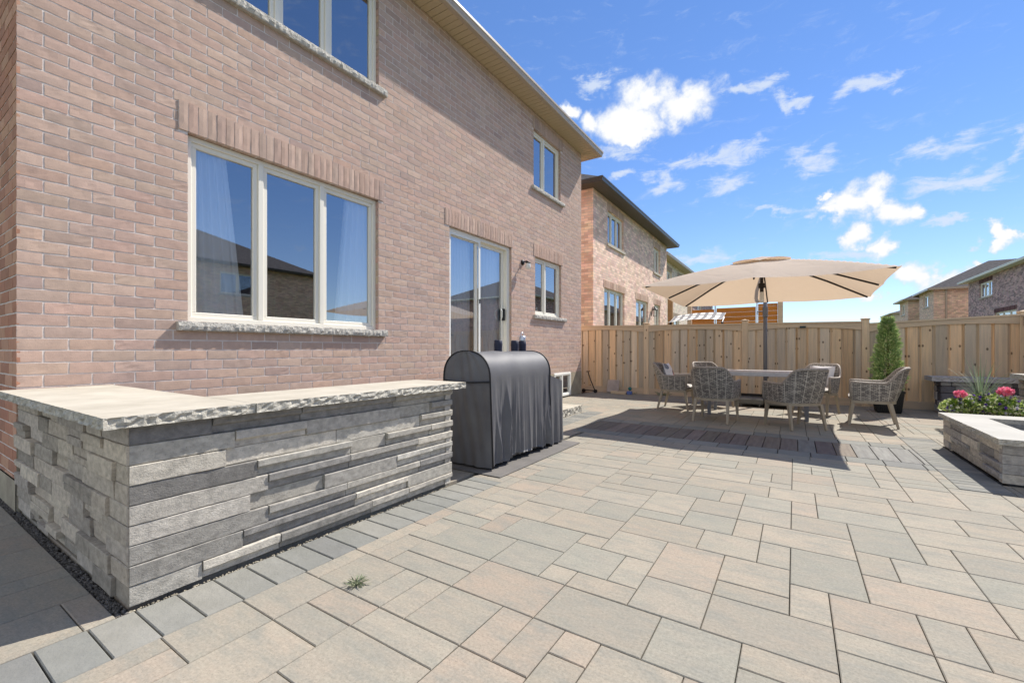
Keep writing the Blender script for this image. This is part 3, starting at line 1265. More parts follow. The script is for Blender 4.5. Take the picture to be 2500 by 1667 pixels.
WX = -4.653
HY0, HY1 = .684, 10.48
house = empty('brick_house', (-9.5, 5.5, 0), 'pinkish buff brick house with cream windows beside the patio', 'house')
hmove = house.location.copy()
house.location = (0, 0, 0)
OPEN = dict(lower=(1.73, 3.906, 1.40, 3.13), upper=(1.95, 3.912, 4.62, 6.02), door=(5.33, 7.157, .75, 3.13), sm_up=(8.02, 9.29, 4.60, 5.84), sm_lo=(8.086, 9.325, 1.88, 3.13),
            base=(8.95, 9.832, 0.0, .575))
holes = [(a - HY0, b - HY0, z0, z1) for (a, b, z0, z1) in OPEN.values()]
sold = dict(lower=(1.655, 3.985, 3.135, 3.395), door=(5.22, 7.195, 3.135, 3.395), sm_lo=(8.02, 9.40, 3.135, 3.395), sm_up=(7.98, 9.395, 5.845, 6.10))
sholes = [(a - HY0, b - HY0, z0 - .01, z1) for (a, b, z0, z1) in sold.values()]
wall = MB()
bricks(wall, (WX, HY0, 0), (0, 1, 0), (1, 0, 0), HY1 - HY0, .21, 6.2, holes + sholes, 11)
bricks(wall, (WX, HY0, 0), (-1, 0, 0), (0, -1, 0), 3.5, .21, 6.2, [], 12, pal=[c(186, 140, 118), c(178, 130, 108), c(192, 150, 126), c(170, 126, 106)])
# brick returns in the openings
rr = random.Random(5)
for key, (a, b, z0, z1) in OPEN.items():
    if key == 'base':
        continue
    z = z0
    while z < z1 - .01:
        zz = min(z + .0896, z1)
        for (yy, s) in ((a, 1), (b, -1)):
            p = rr.choice(BRP)
            wall.tint = (*[q * rr.uniform(.85, 1.0) for q in p], rr.random())
            wall.box(WX - .1, min(yy, yy - s * .012), z + .005, WX - .006, max(yy, yy - s * .012), zz - .005)
        z = zz
wall.mi = 1
wall.tint = (1, 1, 1, 0)
holed_plane(wall, (WX, HY0, 0), (0, 1, 0), (1, 0, 0), HY1 - HY0, .21, 6.2, holes, -.0027)
wall.quad((WX - .0036, HY0 + .0035, .21), (WX - 3.5, HY0 + .0035, .21), (WX - 3.5, HY0 + .0035, 6.2), (WX - .0036, HY0 + .0035, 6.2))
for key, (a, b, z0, z1) in OPEN.items():
    wall.quad((WX - .009, a - .008, z0), (WX - .14, a - .008, z0), (WX - .14, a - .008, z1), (WX - .009, a - .008, z1))
    wall.quad((WX - .009, b + .008, z0), (WX - .14, b + .008, z0), (WX - .14, b + .008, z1), (WX - .009, b + .008, z1))
    wall.quad((WX - .009, a, z1 + .006), (WX - .14, a, z1 + .006), (WX - .14, b, z1 + .006), (WX - .009, b, z1 + .006))
    wall.quad((WX - .009, a, z0 - .004), (WX - .14, a, z0 - .004), (WX - .14, b, z0 - .004), (WX - .009, b, z0 - .004))
wall.mi = 2
# unseen sides
wall.quad((WX - 3.5, HY0, .0), (WX - 11, HY0, .0), (WX - 11, HY0, 6.2), (WX - 3.5, HY0, 6.2))
wall.quad((WX - 11, HY0, 0), (WX - 11, HY1, 0), (WX - 11, HY1, 6.2), (WX - 11, HY0, 6.2))
wall.quad((WX - .02, HY1 - .004, 0), (WX - 11, HY1 - .004, 0), (WX - 11, HY1 - .004, 6.2), (WX - .02, HY1 - .004, 6.2))
wall.build('wall', [MAT['brick'], MAT['mortar'], MAT['brick_pink']], house)
# foundation
fo = MB()
fh = [(OPEN['base'][0] - HY0, OPEN['base'][1] - HY0, -.1, .575)]
holed_plane(fo, (WX, HY0, 0), (0, 1, 0), (1, 0, 0), HY1 - HY0, -.03, .21, fh, .006)
fo.quad((WX + .006, HY0 - .006, -.03), (WX - 3.5, HY0 - .006, -.03), (WX - 3.5, HY0 - .006, .21), (WX + .006, HY0 - .006, .21))
fo.quad((WX + .006, HY0, .21), (WX + .006, HY1, .21), (WX - .02, HY1, .21), (WX - .02, HY0, .21))
fo.build('foundation', MAT['parge'], house)

f = window(house, WX, 1.73, 3.906, 1.40, 3.13, (2.41, 3.115))
soldier((WX, 0, 0), (0, 1, 0), (1, 0, 0), *sold['lower'], f, MAT['brick'], seed=21)
rough_sill('sill', WX, 1.64, 4.02, 1.40, .08, .055, f, MAT['sill'], 3)
roomlet(house, WX, 1.73, 3.906, 1.40, 3.13, depth=3.2)
f = window(house, WX, 1.95, 3.912, 4.62, 6.02, (2.585, 3.185))
rough_sill('sill', WX, 1.86, 4.02, 4.625, .085, .055, f, MAT['sill'], 4)
roomlet(house, WX, 1.95, 3.912, 4.62, 6.02)
f = window(house, WX, 8.02, 9.29, 4.60, 5.84, (8.56,))
soldier((WX, 0, 0), (0, 1, 0), (1, 0, 0), *sold['sm_up'], f, MAT['brick'], seed=22)
rough_sill('sill', WX, 7.94, 9.42, 4.61, .08, .055, f, MAT['sill'], 5)
roomlet(house, WX, 8.02, 9.29, 4.60, 5.84)
f = window(house, WX, 8.086, 9.325, 1.88, 3.13, (8.62,))
soldier((WX, 0, 0), (0, 1, 0), (1, 0, 0), *sold['sm_lo'], f, MAT['brick'], seed=23)
rough_sill('sill', WX, 8.01, 9.52, 1.88, .08, .055, f, MAT['sill'], 6)
roomlet(house, WX, 8.086, 9.325, 1.88, 3.13)
# basement window: proud white buck with a slider
f = window(house, WX - .012, 8.95, 9.832, .02, .575, (9.36,), rec=.0, fw=.05, fmat=MAT['white'], sash=.022)
roomlet(house, WX - .1, 9.0, 9.8, .2, .5, depth=1, pad=.1)
# sliding patio door
db = MB()
xd = WX - .085
dy0, dy1, dz0, dz1 = 5.33, 7.157, .75, 3.13


def dbox(mb, ya, za, yb, zb, d0, d1):
    mb.box(xd - d0, ya, za, xd + d1, yb, zb, bev=.004)


dbox(db, dy0, dz1 - .06, dy1, dz1, .08, .04)
dbox(db, dy0, dz0, dy1, dz0 + .06, .08, .04)
dbox(db, dy0, dz0 + .06, dy0 + .055, dz1 - .06, .08, .04)
dbox(db, dy1 - .10, dz0 + .06, dy1, dz1 - .06, .08, .04)
door = db.build('patio_door', MAT['frame'], house)
for (a, b, d) in ((dy0 + .055, 6.17, .0), (6.14, dy1 - .10, -.035)):
    sb = MB()
    for (p, q, r_, s_) in ((a, dz0 + .06, b, dz0 + .15), (a, dz1 - .12, b, dz1 - .06), (a, dz0 + .15, a + .07, dz1 - .12), (b - .07, dz0 + .15, b, dz1 - .12)):
        sb.box(xd - .03 + d, p, q, xd + .005 + d, r_, s_, bev=.003)
    pn = sb.build('door_panel', MAT['frame'], door)
    gb = MB()
    gb.quad((xd - .015 + d, a + .065, dz0 + .145), (xd - .015 + d, b - .065, dz0 + .145), (xd - .015 + d, b - .065, dz1 - .115), (xd - .015 + d, a + .065, dz1 - .115))
    gb.build('pane', MAT['glass'], door)
sc = MB()
sc.box(xd + .022, 6.17, dz0 + .06, xd + .036, 6.215, dz1 - .06)
sc.box(xd + .022, dy0 + .056, dz0 + .06, xd + .036, dy0 + .085, dz1 - .06)
sc.box(xd + .022, dy0 + .085, dz1 - .1, xd + .036, 6.17, dz1 - .06)
sc.build('screen_frame', MAT['white'], door)
hb = MB()
hb.box(xd - .03, 6.985, 1.70, xd + .035, 7.01, 1.93, bev=.006)
hb.build('handle', MAT['black'], door)
hb = MB()
hb.tube([(xd - .01, 6.93, 1.72), (xd + .03, 6.91, 1.76), (xd + .035, 6.905, 1.82), (xd + .03, 6.91, 1.88), (xd - .01, 6.93, 1.92)], .009, 6)
hb.build('handle', MAT['white'], door)
hb = MB()
hb.box(xd + .036, 6.18, 1.96, xd + .05, 6.2, 2.04, bev=.004)
hb.build('latch', MAT['black'], door)
soldier((WX, 0, 0), (0, 1, 0), (1, 0, 0), *sold['door'], door, MAT['brick'], seed=24)
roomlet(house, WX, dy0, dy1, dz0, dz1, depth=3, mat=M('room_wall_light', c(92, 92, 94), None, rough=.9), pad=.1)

X0_, Y0_, X1_, Y1_ = eaves(house, WX - 11, HY0, WX, HY1, 6.2, .33, MAT['soffit'], MAT['gutter'], ribs=.12)
hip_roof(X0_ - .05, Y0_ - .05, X1_ + .05, Y1_ + .05, 6.315, R(32)).build('roof', MAT['shingle'], house)
# re-base the house empty at its footprint
for ch in house.children:
    ch.matrix_parent_inverse = Matrix.Translation(-hmove)
house.location = hmove


def curtain(y0t, y1t, y0b, y1b, z0, z1, x, label, seed, folds=7):
    rr = random.Random(seed)
    mb = MB()
    n = folds * 8
    rows = []
    ph = rr.uniform(0, 6)
    for j in range(9):
        s = j / 8
        a, b = y0b + (y0t - y0b) * s, y1b + (y1t - y1b) * s
        rows.append([(x + .022 * math.sin(i / n * folds * 2 * PI + ph) * (.8 + .2 * math.sin(3 * s)), a + (b - a) * i / n, z0 + (z1 - z0) * s) for i in range(n + 1)])
    mb.grid(rows)
    o = mb.build('curtain', MAT['curtain'], smooth=True)
    return tag(o, label, 'curtain', 'sheer curtains behind the house windows')


curtain(1.80, 2.10, 1.78, 2.28, 1.42, 3.12, WX - .15, 'white sheer curtain at the left side of the big lower window', 1, 5)
curtain(3.50, 3.88, 3.34, 3.9, 1.42, 3.12, WX - .15, 'white sheer curtain at the right side of the big lower window', 2, 5)
curtain(5.40, 6.12, 5.40, 6.12, .8, 3.08, WX - .24, 'full length pale curtain behind the left patio door panel', 3, 9)
curtain(6.45, 7.05, 6.4, 7.05, .8, 3.08, WX - .24, 'full length pale curtain behind the right patio door panel', 4, 6)
bl = MB()
z = 1.95
while z < 3.05:
    bl.box(WX - .22, 8.16, z, WX - .19, 9.25, z + .006, mat=None)
    z += .04
tag(bl.build('window_blind', MAT['grey_cloth']), 'slatted blind inside the small lower window', 'blind')

# wall lamp
wlp = empty('wall_lamp', (WX, 7.56, 2.91), 'small black wall lamp with frosted shade right of the patio door', 'lamp')
mb = MB()
mb.lathe([(0, .03), (.05, .03), (.055, .02), (.055, -.0), (0, 0)], 0, 0, 16)
bp_ = mb.build('backplate', MAT['black'], wlp, smooth=True)
bp_.rotation_euler = (0, R(90), 0)
mb = MB()
mb.tube([(.02, 0, 0), (.1, 0, .02), (.13, 0, .01), (.135, 0, -.02)], .012, 8)
mb.lathe([(.0, .0), (.05, -.005), (.052, -.03), (.0, -.03)], .135, 0, 16)
mb.build('arm', MAT['black'], wlp, smooth=True)
mb = MB()
mb.lathe([(.045, -.03), (.055, -.09), (.05, -.14), (.02, -.155), (0, -.156)], .135, 0, 16)
mb.build('lamp_shade', MAT['lampglass'], wlp, smooth=True)


# ------------------------------------------------------------------ stone counter
STP = [c(190, 185, 172), c(180, 175, 163), c(164, 160, 151), c(199, 193, 179), c(146, 143, 137), c(184, 180, 169), c(202, 195, 180), c(124, 122, 119), c(188, 182, 170)]


def ledge(mb, O, U, N, L, rows, seed, pal=STP, first=(.22, .55), lens=(.25, .75), quoin=True, h=.0855, z0=0.0, style=''):
    """courses of split concrete ledge stone; some faces are flush, some step or slope half way up"""
    rr = random.Random(seed)
    O, U, N = Vector(O), Vector(U), Vector(N)

    def prism(u0, u1, prof):
        # prof: (out, z) from bottom to top
        g_ = .0025
        a, b = u0 + g_, u1 - g_
        n = max(1, int((b - a) / .07))
        rowsP = []
        for (d, z) in prof:
            rowsP.append([O + U * (a + (b - a) * i / n) + N * (d + rr.uniform(-.0018, .0018)) + Vector((0, 0, z + rr.uniform(-.001, .001))) for i in range(n + 1)])
        bot = [q - N * .07 for q in rowsP[0]]
        top = [q - N * .07 for q in rowsP[-1]]
        mb.grid([bot] + rowsP + [top])
        for i in (0, n):
            pts = [bot[i]] + [r_[i] for r_ in rowsP] + [top[i]]
            mb.poly(pts if i == n else pts[::-1])

    for r_ in range(rows):
        z = z0 + r_ * h
        u = 0.0
        k = 0
        while u < L - .02:
            w = rr.uniform(*first) if (k == 0 and quoin) else rr.uniform(*lens)
            if L - (u + w) < .16:
                w = L - u
            p = rr.choice(pal)
            f_ = rr.uniform(.76, 1.12)
            mb.tint = (p[0] * f_, p[1] * f_, p[2] * f_ * 1.03, rr.random())
            t = rr.random()
            a, b = z + .0015, z + h - .0015
            m_ = (a + b) / 2 + rr.uniform(-.008, .008)
            o_ = rr.uniform(-.004, .004)
            if style == 'side' and k > 0:
                o_ = rr.choice((-.02, -.004, 0, .004, .014, .016))
                t = 0
                if rr.random() < .4:
                    o2 = rr.choice((-.018, -.006, .004, .012))
                    prism(u, u + w, [(o2, a), (o2 + .002, a + .002), (o2 + .002, m_ - .003), (o2, m_ - .001)])
                    a = m_ + .001
            if k == 0 and quoin or t < .17:
                prism(u, u + w, [(o_, a), (o_ + .003, a + .003), (o_ + .003, b - .003), (o_, b)])
            elif t < .80:       # proud upper half, slanting back underneath
                e_ = rr.uniform(.008, .015)
                prism(u, u + w, [(-.014, a), (-.012, a + .004), (-.012, m_ - .008), (e_ - .003, m_ + .002), (e_, m_ + .006), (e_, b - .003), (e_ - .003, b)])
            elif t < .80:       # proud lower half with a sloping top
                prism(u, u + w, [(.011, a), (.014, a + .003), (.014, m_ - .004), (.012, m_), (-.014, b - .006), (-.016, b)])
            else:               # recessed
                prism(u, u + w, [(-.016, a), (-.014, a + .003), (-.014, b - .003), (-.016, b)])
            u += w
            k += 1


def rough_slab(name, x0, y0, x1, y1, ztop, th, parent, seed, rough='ESNW', amp=.009, step=.022, mats=None):
    """a flagstone with sawn top and chiselled edges on the named sides"""
    rr = random.Random(seed)
    mb = MB()
    # perimeter points
    per = []

    def side(ax, ay, bx, by, nx, ny, isr):
        L = math.hypot(bx - ax, by - ay)
        n = max(2, int(L / step)) if isr else 1
        for i in range(n):
            per.append((ax + (bx - ax) * i / n, ay + (by - ay) * i / n, nx, ny, isr and i > 0))
    side(x0, y0, x1, y0, 0, -1, 'S' in rough)
    side(x1, y0, x1, y1, 1, 0, 'E' in rough)
    side(x1, y1, x0, y1, 0, 1, 'N' in rough)
    side(x0, y1, x0, y0, -1, 0, 'W' in rough)
    levels = [(0, .25), (-.18, .8), (-.5, 1.0), (-.8, .9), (-1, .4)]
    rows = []
    for (lz, k) in levels:
        row = []
        for (x, y, nx, ny, isr) in per:
            d = (rr.uniform(-1.3, .7) * amp * k) if isr else 0
            row.append((x + nx * d, y + ny * d, ztop + lz * th + (rr.uniform(-.003, .003) * k if isr else 0) * (0 if lz == 0 else 1)))
        rows.append(row)
    mb.mi = 1
    mb.grid(rows[::-1], wrap=True)
    mb.mi = 0
    mb.poly(rows[0])
    mb.poly(rows[-1][::-1])
    return mb.build(name, mats or [MAT['slab'], MAT['rockface']], parent)


counter = empty('stone_counter', (-2.9, 1.8, 0), 'L-shaped outdoor counter of grey ledge stone with cream slab top', 'counter')
cl = Matrix.Translation((2.9, -1.8, 0))
CX, CY0, CY1 = -2.455, .69, 2.84
mb = MB()
ledge(mb, (CX, CY0, 0), (0, 1, 0), (1, 0, 0), CY1 - CY0, 9, 31, first=(.28, .62), lens=(.28, .8), z0=.015, h=.0885)
ledge(mb, (CX, CY0, 0), (-1, 0, 0), (0, -1, 0), abs(WX - CX), 9, 32, pal=[c(190, 178, 160), c(176, 166, 150), c(200, 188, 168), c(164, 155, 141), c(182, 172, 158)], style='side', first=(.15, .35), lens=(.2, .5), z0=.015, h=.0885)
ledge(mb, (CX - .5, CY1, 0), (1, 0, 0), (0, 1, 0), .5, 9, 33, z0=.015, h=.0885, quoin=False)
mb.tint = (.2, .2, .2, 0)
mb.box(CX - .48, CY0 + .06, -.02, CX - .05, CY1 - .06, .80)
mb.box(WX + .02, CY0 + .06, -.02, CX - .48, 1.12, .80)
o = mb.build('stone_wall', MAT['stone'], counter)
o.matrix_parent_inverse = cl
for (a, s, r_) in (((WX + .012, .592, CX + .055, 1.20), 41, 'ES'), ((-3.0, 1.204, CX + .06, 2.02), 42, 'EW'), ((-3.0, 2.024, CX + .055, 2.965), 43, 'ENW')):
    rough_slab('countertop', *a, .862, .05, counter, s, r_).matrix_parent_inverse = cl

# gravel along the foot of the counter
gr = MB()
rr = random.Random(9)


def pebble(mb, x, y, z, r_, col):
    mb.tint = (*col, rr.random())
    n = 5
    a0 = rr.uniform(0, 6)
    top = mb.vert((x, y, z + r_ * rr.uniform(.5, .9)))
    ring = [mb.vert((x + r_ * rr.uniform(.7, 1.1) * math.cos(a0 + 2 * PI * k / n), y + r_ * rr.uniform(.7, 1.1) * math.sin(a0 + 2 * PI * k / n), z + r_ * rr.uniform(-.1, .3))) for k in range(n)]
    low = [mb.vert((mb.v[q][0], mb.v[q][1], z - r_)) for q in ring]
    for k in range(n):
        q = (k + 1) % n
        mb.face((ring[k], ring[q], top))
        mb.face((low[k], low[q], ring[q], ring[k]))


for _ in range(1500):
    x = rr.uniform(WX - 1.2, CX + .03)
    g_ = rr.uniform(.22, .6)
    pebble(gr, x, rr.uniform(.643, .692), -.010, rr.uniform(.005, .010), (g_ * .34, g_ * .31, g_ * .28))
for _ in range(450):
    pebble(gr, rr.uniform(-2.462, -2.436), rr.uniform(.69, 2.85), -.006, rr.uniform(.003, .007), [q * f_ for f_ in (rr.uniform(.5, 1.1),) for q in c(176, 168, 150)])
for _ in range(500):
    pebble(gr, rr.uniform(1.455, 1.49), rr.uniform(5.36, 7.1), -.006, rr.uniform(.004, .010), [rr.uniform(.03, .12)] * 3)
o = gr.build('gravel', MAT['stone'])
o['kind'] = 'stuff'
tag(o, 'dark gravel filling the gap along the foot of the stone walls', 'gravel')


# ------------------------------------------------------------------ covered barbecue
def noise1(x, s):
    r_ = random.Random(s)
    return sum(r_.uniform(.4, 1) * math.sin(x * r_.uniform(2, 9) * (k + 1) * .7 + r_.uniform(0, 6)) / (k + 1) for k in range(6))


GX, GY0, GY1 = -2.69, 3.33, 4.52
grill = empty('covered_barbecue', (GX, (GY0 + GY1) / 2, 0), 'barbecue under a charcoal fabric cover with three smokestack sleeves', 'barbecue')
gl_ = Matrix.Translation(-grill.location)
HW = .285
SP, AP = .86, 1.125


FOLDS = [(1.7, .5, .4, 1.5), (2.9, .6, 2.0, -2.2), (4.7, .5, 1.1, 2.6), (8.3, .14, 4.0, -3.0)]


def cover_pt(s, y, t):
    """s 0..1 from front hem over the arch to the back hem; t along length"""
    # side height
    if s < .36:
        z = .03 + (SP - .03) * s / .36
        x = HW
        k = 1 - s / .36
        fold = 0
        amp = .042 * k ** .7 * (1 if t > .04 else t / .04)
        sh = k * (.5 + .5 * math.sin(t * 6.3 + 1))
        acc_ = 0
        for (fq, am, p0, q0) in FOLDS:
            v_ = math.sin(fq * (t + .030 * sh * q0) * 6.283 + p0)
            acc_ += am * (1 - 1.9 * abs(v_) ** .8)
        fold = .046 * k ** .8 * min(1, t / .10) * (.45 + .55 * math.sin(t * 4.2 + .5) ** 2) * acc_
        x += fold + .035 * k
        ph = t * 21
        if s == 0:
            z += .05 * max(0, math.sin(t * 3.0)) + .012 * math.sin(ph)
        return x, z
        ph = t * 38 + 2.2 * math.sin(t * 7 + 1) + 1.4 * math.sin(t * 17) - k * (1.6 * math.sin(t * 5 + .4))
        w1 = .5 + .5 * math.sin(t * 11 + 2 * k)
        ridge = 1 - 2 * abs(math.sin(ph * .5)) ** .7
        fold = amp * (.5 * ridge * (.4 + w1) + .42 * math.sin(ph * .37 + 1.1) + .22 * math.sin(t * 83 + 3 * k) * (1 - w1))
        x += fold + .035 * k
        if s == 0:
            z += .05 * max(0, math.sin(t * 3.0)) * 1 + .012 * math.sin(ph)
        return x, z
    if s > .64:
        k = (s - .64) / .36
        z = SP - (SP - .03) * k
        return -HW - .02 * k + .015 * k * math.sin(t * 30), z
    a = (s - .36) / .28 * PI
    e = .86
    x = HW * math.copysign(abs(math.cos(a)) ** e, math.cos(a))
    z = SP + (AP - SP) * abs(math.sin(a)) ** e
    z += .006 * math.sin(t * 17 + 3 * s) * math.sin(a) * (.5 + .5 * math.sin(t * 5))
    return x, z


NS, NT = 72, 170
pts = []
for i in range(NT + 1):
    t = i / NT
    y = GY0 + (GY1 - GY0) * t
    row = []
    for j in range(NS + 1):
        x, z = cover_pt(j / NS, y, t)
        row.append((GX + x, y, z))
    pts.append(row)
mb = MB()
mb.grid(pts)
cv = mb.build('cover', MAT['cover'], grill, smooth=True)
cv.matrix_parent_inverse = gl_
# end panels
for (row, y, sg) in ((pts[0], GY0, -1), (pts[-1], GY1, 1)):
    mb = MB()
    cen = (GX, SP)
    rows = []
    for j in range(NS // 2 + 1):
        a, b = row[j], row[NS - j]
        rw = []
        for q in range(25):
            k = q / 24
            e = 4 * k * (1 - k)
            z = a[2] + (b[2] - a[2]) * k
            bul = .03 * e ** .6 * (.7 + .3 * math.sin(5 * z + k * 4)) + .014 * e * math.sin(9 * k + 6 * z) + .008 * e * math.sin(31 * k - 9 * z)
            rw.append((a[0] + (b[0] - a[0]) * k, y + sg * bul, z))
        rows.append(rw)
    mb.grid(rows if sg > 0 else rows)
    # close the foot
    e = mb.build('end_panel', MAT['cover'], grill, smooth=True)
    e.matrix_parent_inverse = gl_
mb = MB()
mb.tube([(p[0] + (p[0] - GX) * .012, GY0 - .004, p[2] + .003) for p in pts[0]], .0085, 6)
o = mb.build('piping', MAT['piping'], grill, smooth=True)
o.matrix_parent_inverse = gl_
mb = MB()
mb.tube([(p[0] + (p[0] - GX) * .012, GY1 + .004, p[2] + .003) for p in pts[-1]], .0075, 6)
o = mb.build('piping', MAT['piping'], grill, smooth=True)
o.matrix_parent_inverse = gl_
mb = MB()
mb.tube([(GX + HW - .005, GY0 - .012, SP - .02), (GX + .1, GY0 - .045, SP - .03), (GX - .1, GY0 - .045, SP - .03), (GX - HW + .005, GY0 - .012, SP - .02)], .008, 6)
o = mb.build('piping', MAT['piping'], grill, smooth=True)
o.matrix_parent_inverse = gl_
# lower skirt over the side shelf at the far end
mb = MB()
rows = []
for j in range(13):
    s = j / 12
    row = []
    for i in range(41):
        t = i / 40
        # front, end and back of the shelf
        if t < .3:
            x, y = GX + HW - .01, GY1 + .34 * t / .3
            nx, ny = 1, 0
        elif t < .7:
            x, y = GX + HW - .01 - (2 * HW - .02) * (t - .3) / .4, GY1 + .34
            nx, ny = 0, 1
        else:
            x, y = GX - HW + .01, GY1 + .34 * (1 - (t - .7) / .3)
            nx, ny = -1, 0
        w = .018 * s * math.sin(t * 46) + .02 * s
        zt_ = .85 - .26 * (y - GY1)
        z = zt_ - (zt_ - .03) * s
        row.append((x + nx * w, y + ny * w, z))
    rows.append(row)
mb.grid(rows)
mb.poly([(GX + HW - .01, GY1, .85), (GX + HW - .01, GY1 + .34, .7616), (GX - HW + .01, GY1 + .34, .7616), (GX - HW + .01, GY1, .85)])
o = mb.build('shelf_skirt', MAT['cover'], grill, smooth=False)
o.matrix_parent_inverse = gl_
MAT['navy'] = M('navy_fabric', c(36, 38, 58), None, rough=.6)
for (y, cap) in ((3.96, 0), (4.30, 0), (4.47, 1)):
    mb = MB()
    x = GX - .06
    mb.lathe([(.047, 1.09), (.045, 1.15), (.047, 1.2), (.044, 1.245), (.036, 1.25), (0, 1.25)], x, y, 14)
    o = mb.build('smokestack_sleeve', MAT['navy'], grill, smooth=True)
    o.matrix_parent_inverse = gl_
    if cap:
        mb = MB()
        mb.lathe([(.04, 1.25), (.042, 1.29), (.03, 1.31), (0, 1.312)], x, y, 14)
        mb.tube([(x - .0, y - .04, 1.28), (x, y - .03, 1.33), (x, y, 1.352), (x, y + .03, 1.33), (x, y + .04, 1.28)], .006, 6)
        o = mb.build('stack_cap', MAT['silver'], grill, smooth=True)
        o.matrix_parent_inverse = gl_
# caster wheels under the hem
for (x, y) in ((GX + .24, GY0 + .12), (GX + .24, GY1 - .08), (GX - .22, GY0 + .12), (GX - .22, GY1 - .08)):
    mb = MB()
    mb.tube([(x - .015, y, .045), (x + .015, y, .045)], .038, 14)
    mb.bar((x, y, .05), (x, y, .2), .03, .03)
    o = mb.build('caster', MAT['black'], grill)
    o.matrix_parent_inverse = gl_
mb = MB()
mb.box(-3.1, 3.195, .004, -2.2, 4.93, .010, bev=.003)
tag(mb.build('grill_mat', MAT['mat']), 'flat grey rubber mat under the covered barbecue', 'mat')

# steps to the patio door
steps = empty('stone_steps', (-3.9, 6.2, 0), 'rough edged stone steps below the patio door behind the barbecue', 'steps')
sl = Matrix.Translation(-steps.location)
for (i, (x1, z)) in enumerate(((-3.25, .13), (-3.6, .29), (-3.95, .45), (-4.15, .61))):
    y0, y1 = (5.15 + i * .02, 7.36 - i * .02) if i < 1 else (5.2, 7.3 - i * .03)
    rough_slab('step', WX + .012, y0, x1, y1, z, .14, steps, 60 + i, 'ESN', amp=.02, step=.035).matrix_parent_inverse = sl


# ------------------------------------------------------------------ cedar fence
def fence_panel(parent, U0, V, z_top0, z_top1, L, seed, arch=.06, far=None):
    """boards laid board-on-board between posts; local frame: along V from U0; front faces the yard normal"""
    rr = random.Random(seed)
    U0, V = Vector(U0), Vector(V)
    N = Vector((V.y, -V.x, 0))     # towards the yard
    zt = lambda s: z_top0 + (z_top1 - z_top0) * s
    mb = MB()
    x = 0.0
    k = 0
    while x < L - .01:
        w = (.128 if k % 2 == 0 else .068) * rr.uniform(.93, 1.07)
        w = min(w, L - x)
        p = rr.choice([(1, 1, 1), (.94, .98, 1.04), (1.06, 1.0, .92), (.82, .88, .96), (1.06, .95, .84), (.88, .94, 1.04)])
        f_ = rr.uniform(.74, 1.1)
        mb.tint = (p[0] * f_, p[1] * f_, p[2] * f_, rr.random())
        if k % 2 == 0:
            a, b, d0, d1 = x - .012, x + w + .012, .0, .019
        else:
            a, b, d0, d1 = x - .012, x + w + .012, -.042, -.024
            mb.tint = (mb.tint[0] * .86, mb.tint[1] * .85, mb.tint[2] * .84, mb.tint[3])  # shade on the recessed boards darkened into their tint
        a, b = max(a, 0), min(b, L)
        s = (a + b) / 2 / L
        z1 = zt(s) - .07
        M4 = Matrix(((V.x, N.x, 0, U0.x), (V.y, N.y, 0, U0.y), (0, 0, 1, 0), (0, 0, 0, 1)))
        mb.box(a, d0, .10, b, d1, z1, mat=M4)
        x += w
        k += 1
    pn = mb.build('fence_panel', MAT['wood'], parent)
    # arched fascia, cap, kick board
    mb = MB()
    mb.tint = (1, 1, 1, rr.random())
    n = 24
    M4 = Matrix(((V.x, N.x, 0, U0.x), (V.y, N.y, 0, U0.y), (0, 0, 1, 0), (0, 0, 0, 1)))
    for d0, d1 in ((.0205, .042),):
        rows = [[], [], [], []]
        for i in range(n + 1):
            s = i / n
            t_ = zt(s) - .03
            b_ = zt(s) - .175 + arch * max(0, math.sin(PI * s)) ** .8
            for r_, (dd, zz) in zip(rows, ((d0, t_), (d1, t_), (d1, b_), (d0, b_))):
                r_.append(M4 @ Vector((L * s, dd, zz)))
        mb.grid([rows[0], rows[1], rows[2], rows[3], rows[0]][::-1])
    mb.build('top_rail', MAT['wood_plain'], pn)
    mb = MB()
    mb.tint = (1.08, 1.08, 1.06, rr.random())
    i = len(mb.v)
    a = [M4 @ Vector(q) for q in ((0, -.05, zt(0) - .03), (0, .06, zt(0) - .03), (0, .06, zt(0)), (0, -.05, zt(0)))]
    b = [M4 @ Vector(q) for q in ((L, -.05, zt(1) - .03), (L, .06, zt(1) - .03), (L, .06, zt(1)), (L, -.05, zt(1)))]
    mb.grid([a + [a[0]], b + [b[0]]])
    mb.build('cap_rail', MAT['wood_plain'], pn)
    mb = MB()
    mb.tint = (.95, .95, .97, rr.random())
    mb.box(0, .0205, -.03, L, .045, .15, mat=M4)
    mb.build('kick_board', MAT['wood_plain'], pn)
    return pn


def fence_post(parent, x, y, h_, seed, w=.125):
    mb = MB()
    rr = random.Random(seed)
    f_ = rr.uniform(.92, 1.05)
    mb.tint = (f_ * 1.02, f_, f_ * .97, rr.random())
    mb.box(x - w / 2, y - w / 2, -.1, x + w / 2, y + w / 2, h_ - .045, bev=.006)
    p = mb.build('fence_post', MAT['wood'], parent)
    mb = MB()
    mb.tint = (1.15, 1.12, 1.08, rr.random())
    mb.box(x - w / 2 - .012, y - w / 2 - .012, h_ - .045, x + w / 2 + .012, y + w / 2 + .012, h_ - .018, bev=.004)
    i = len(mb.v)
    mb.v += [(x - w / 2, y - w / 2, h_ - .018), (x + w / 2, y - w / 2, h_ - .018), (x + w / 2, y + w / 2, h_ - .018), (x - w / 2, y + w / 2, h_ - .018), (x, y, h_)]
    for k in range(4):
        mb.face((i + k, i + (k + 1) % 4, i + 4))
    mb.build('post_cap', MAT['wood_plain'], p)


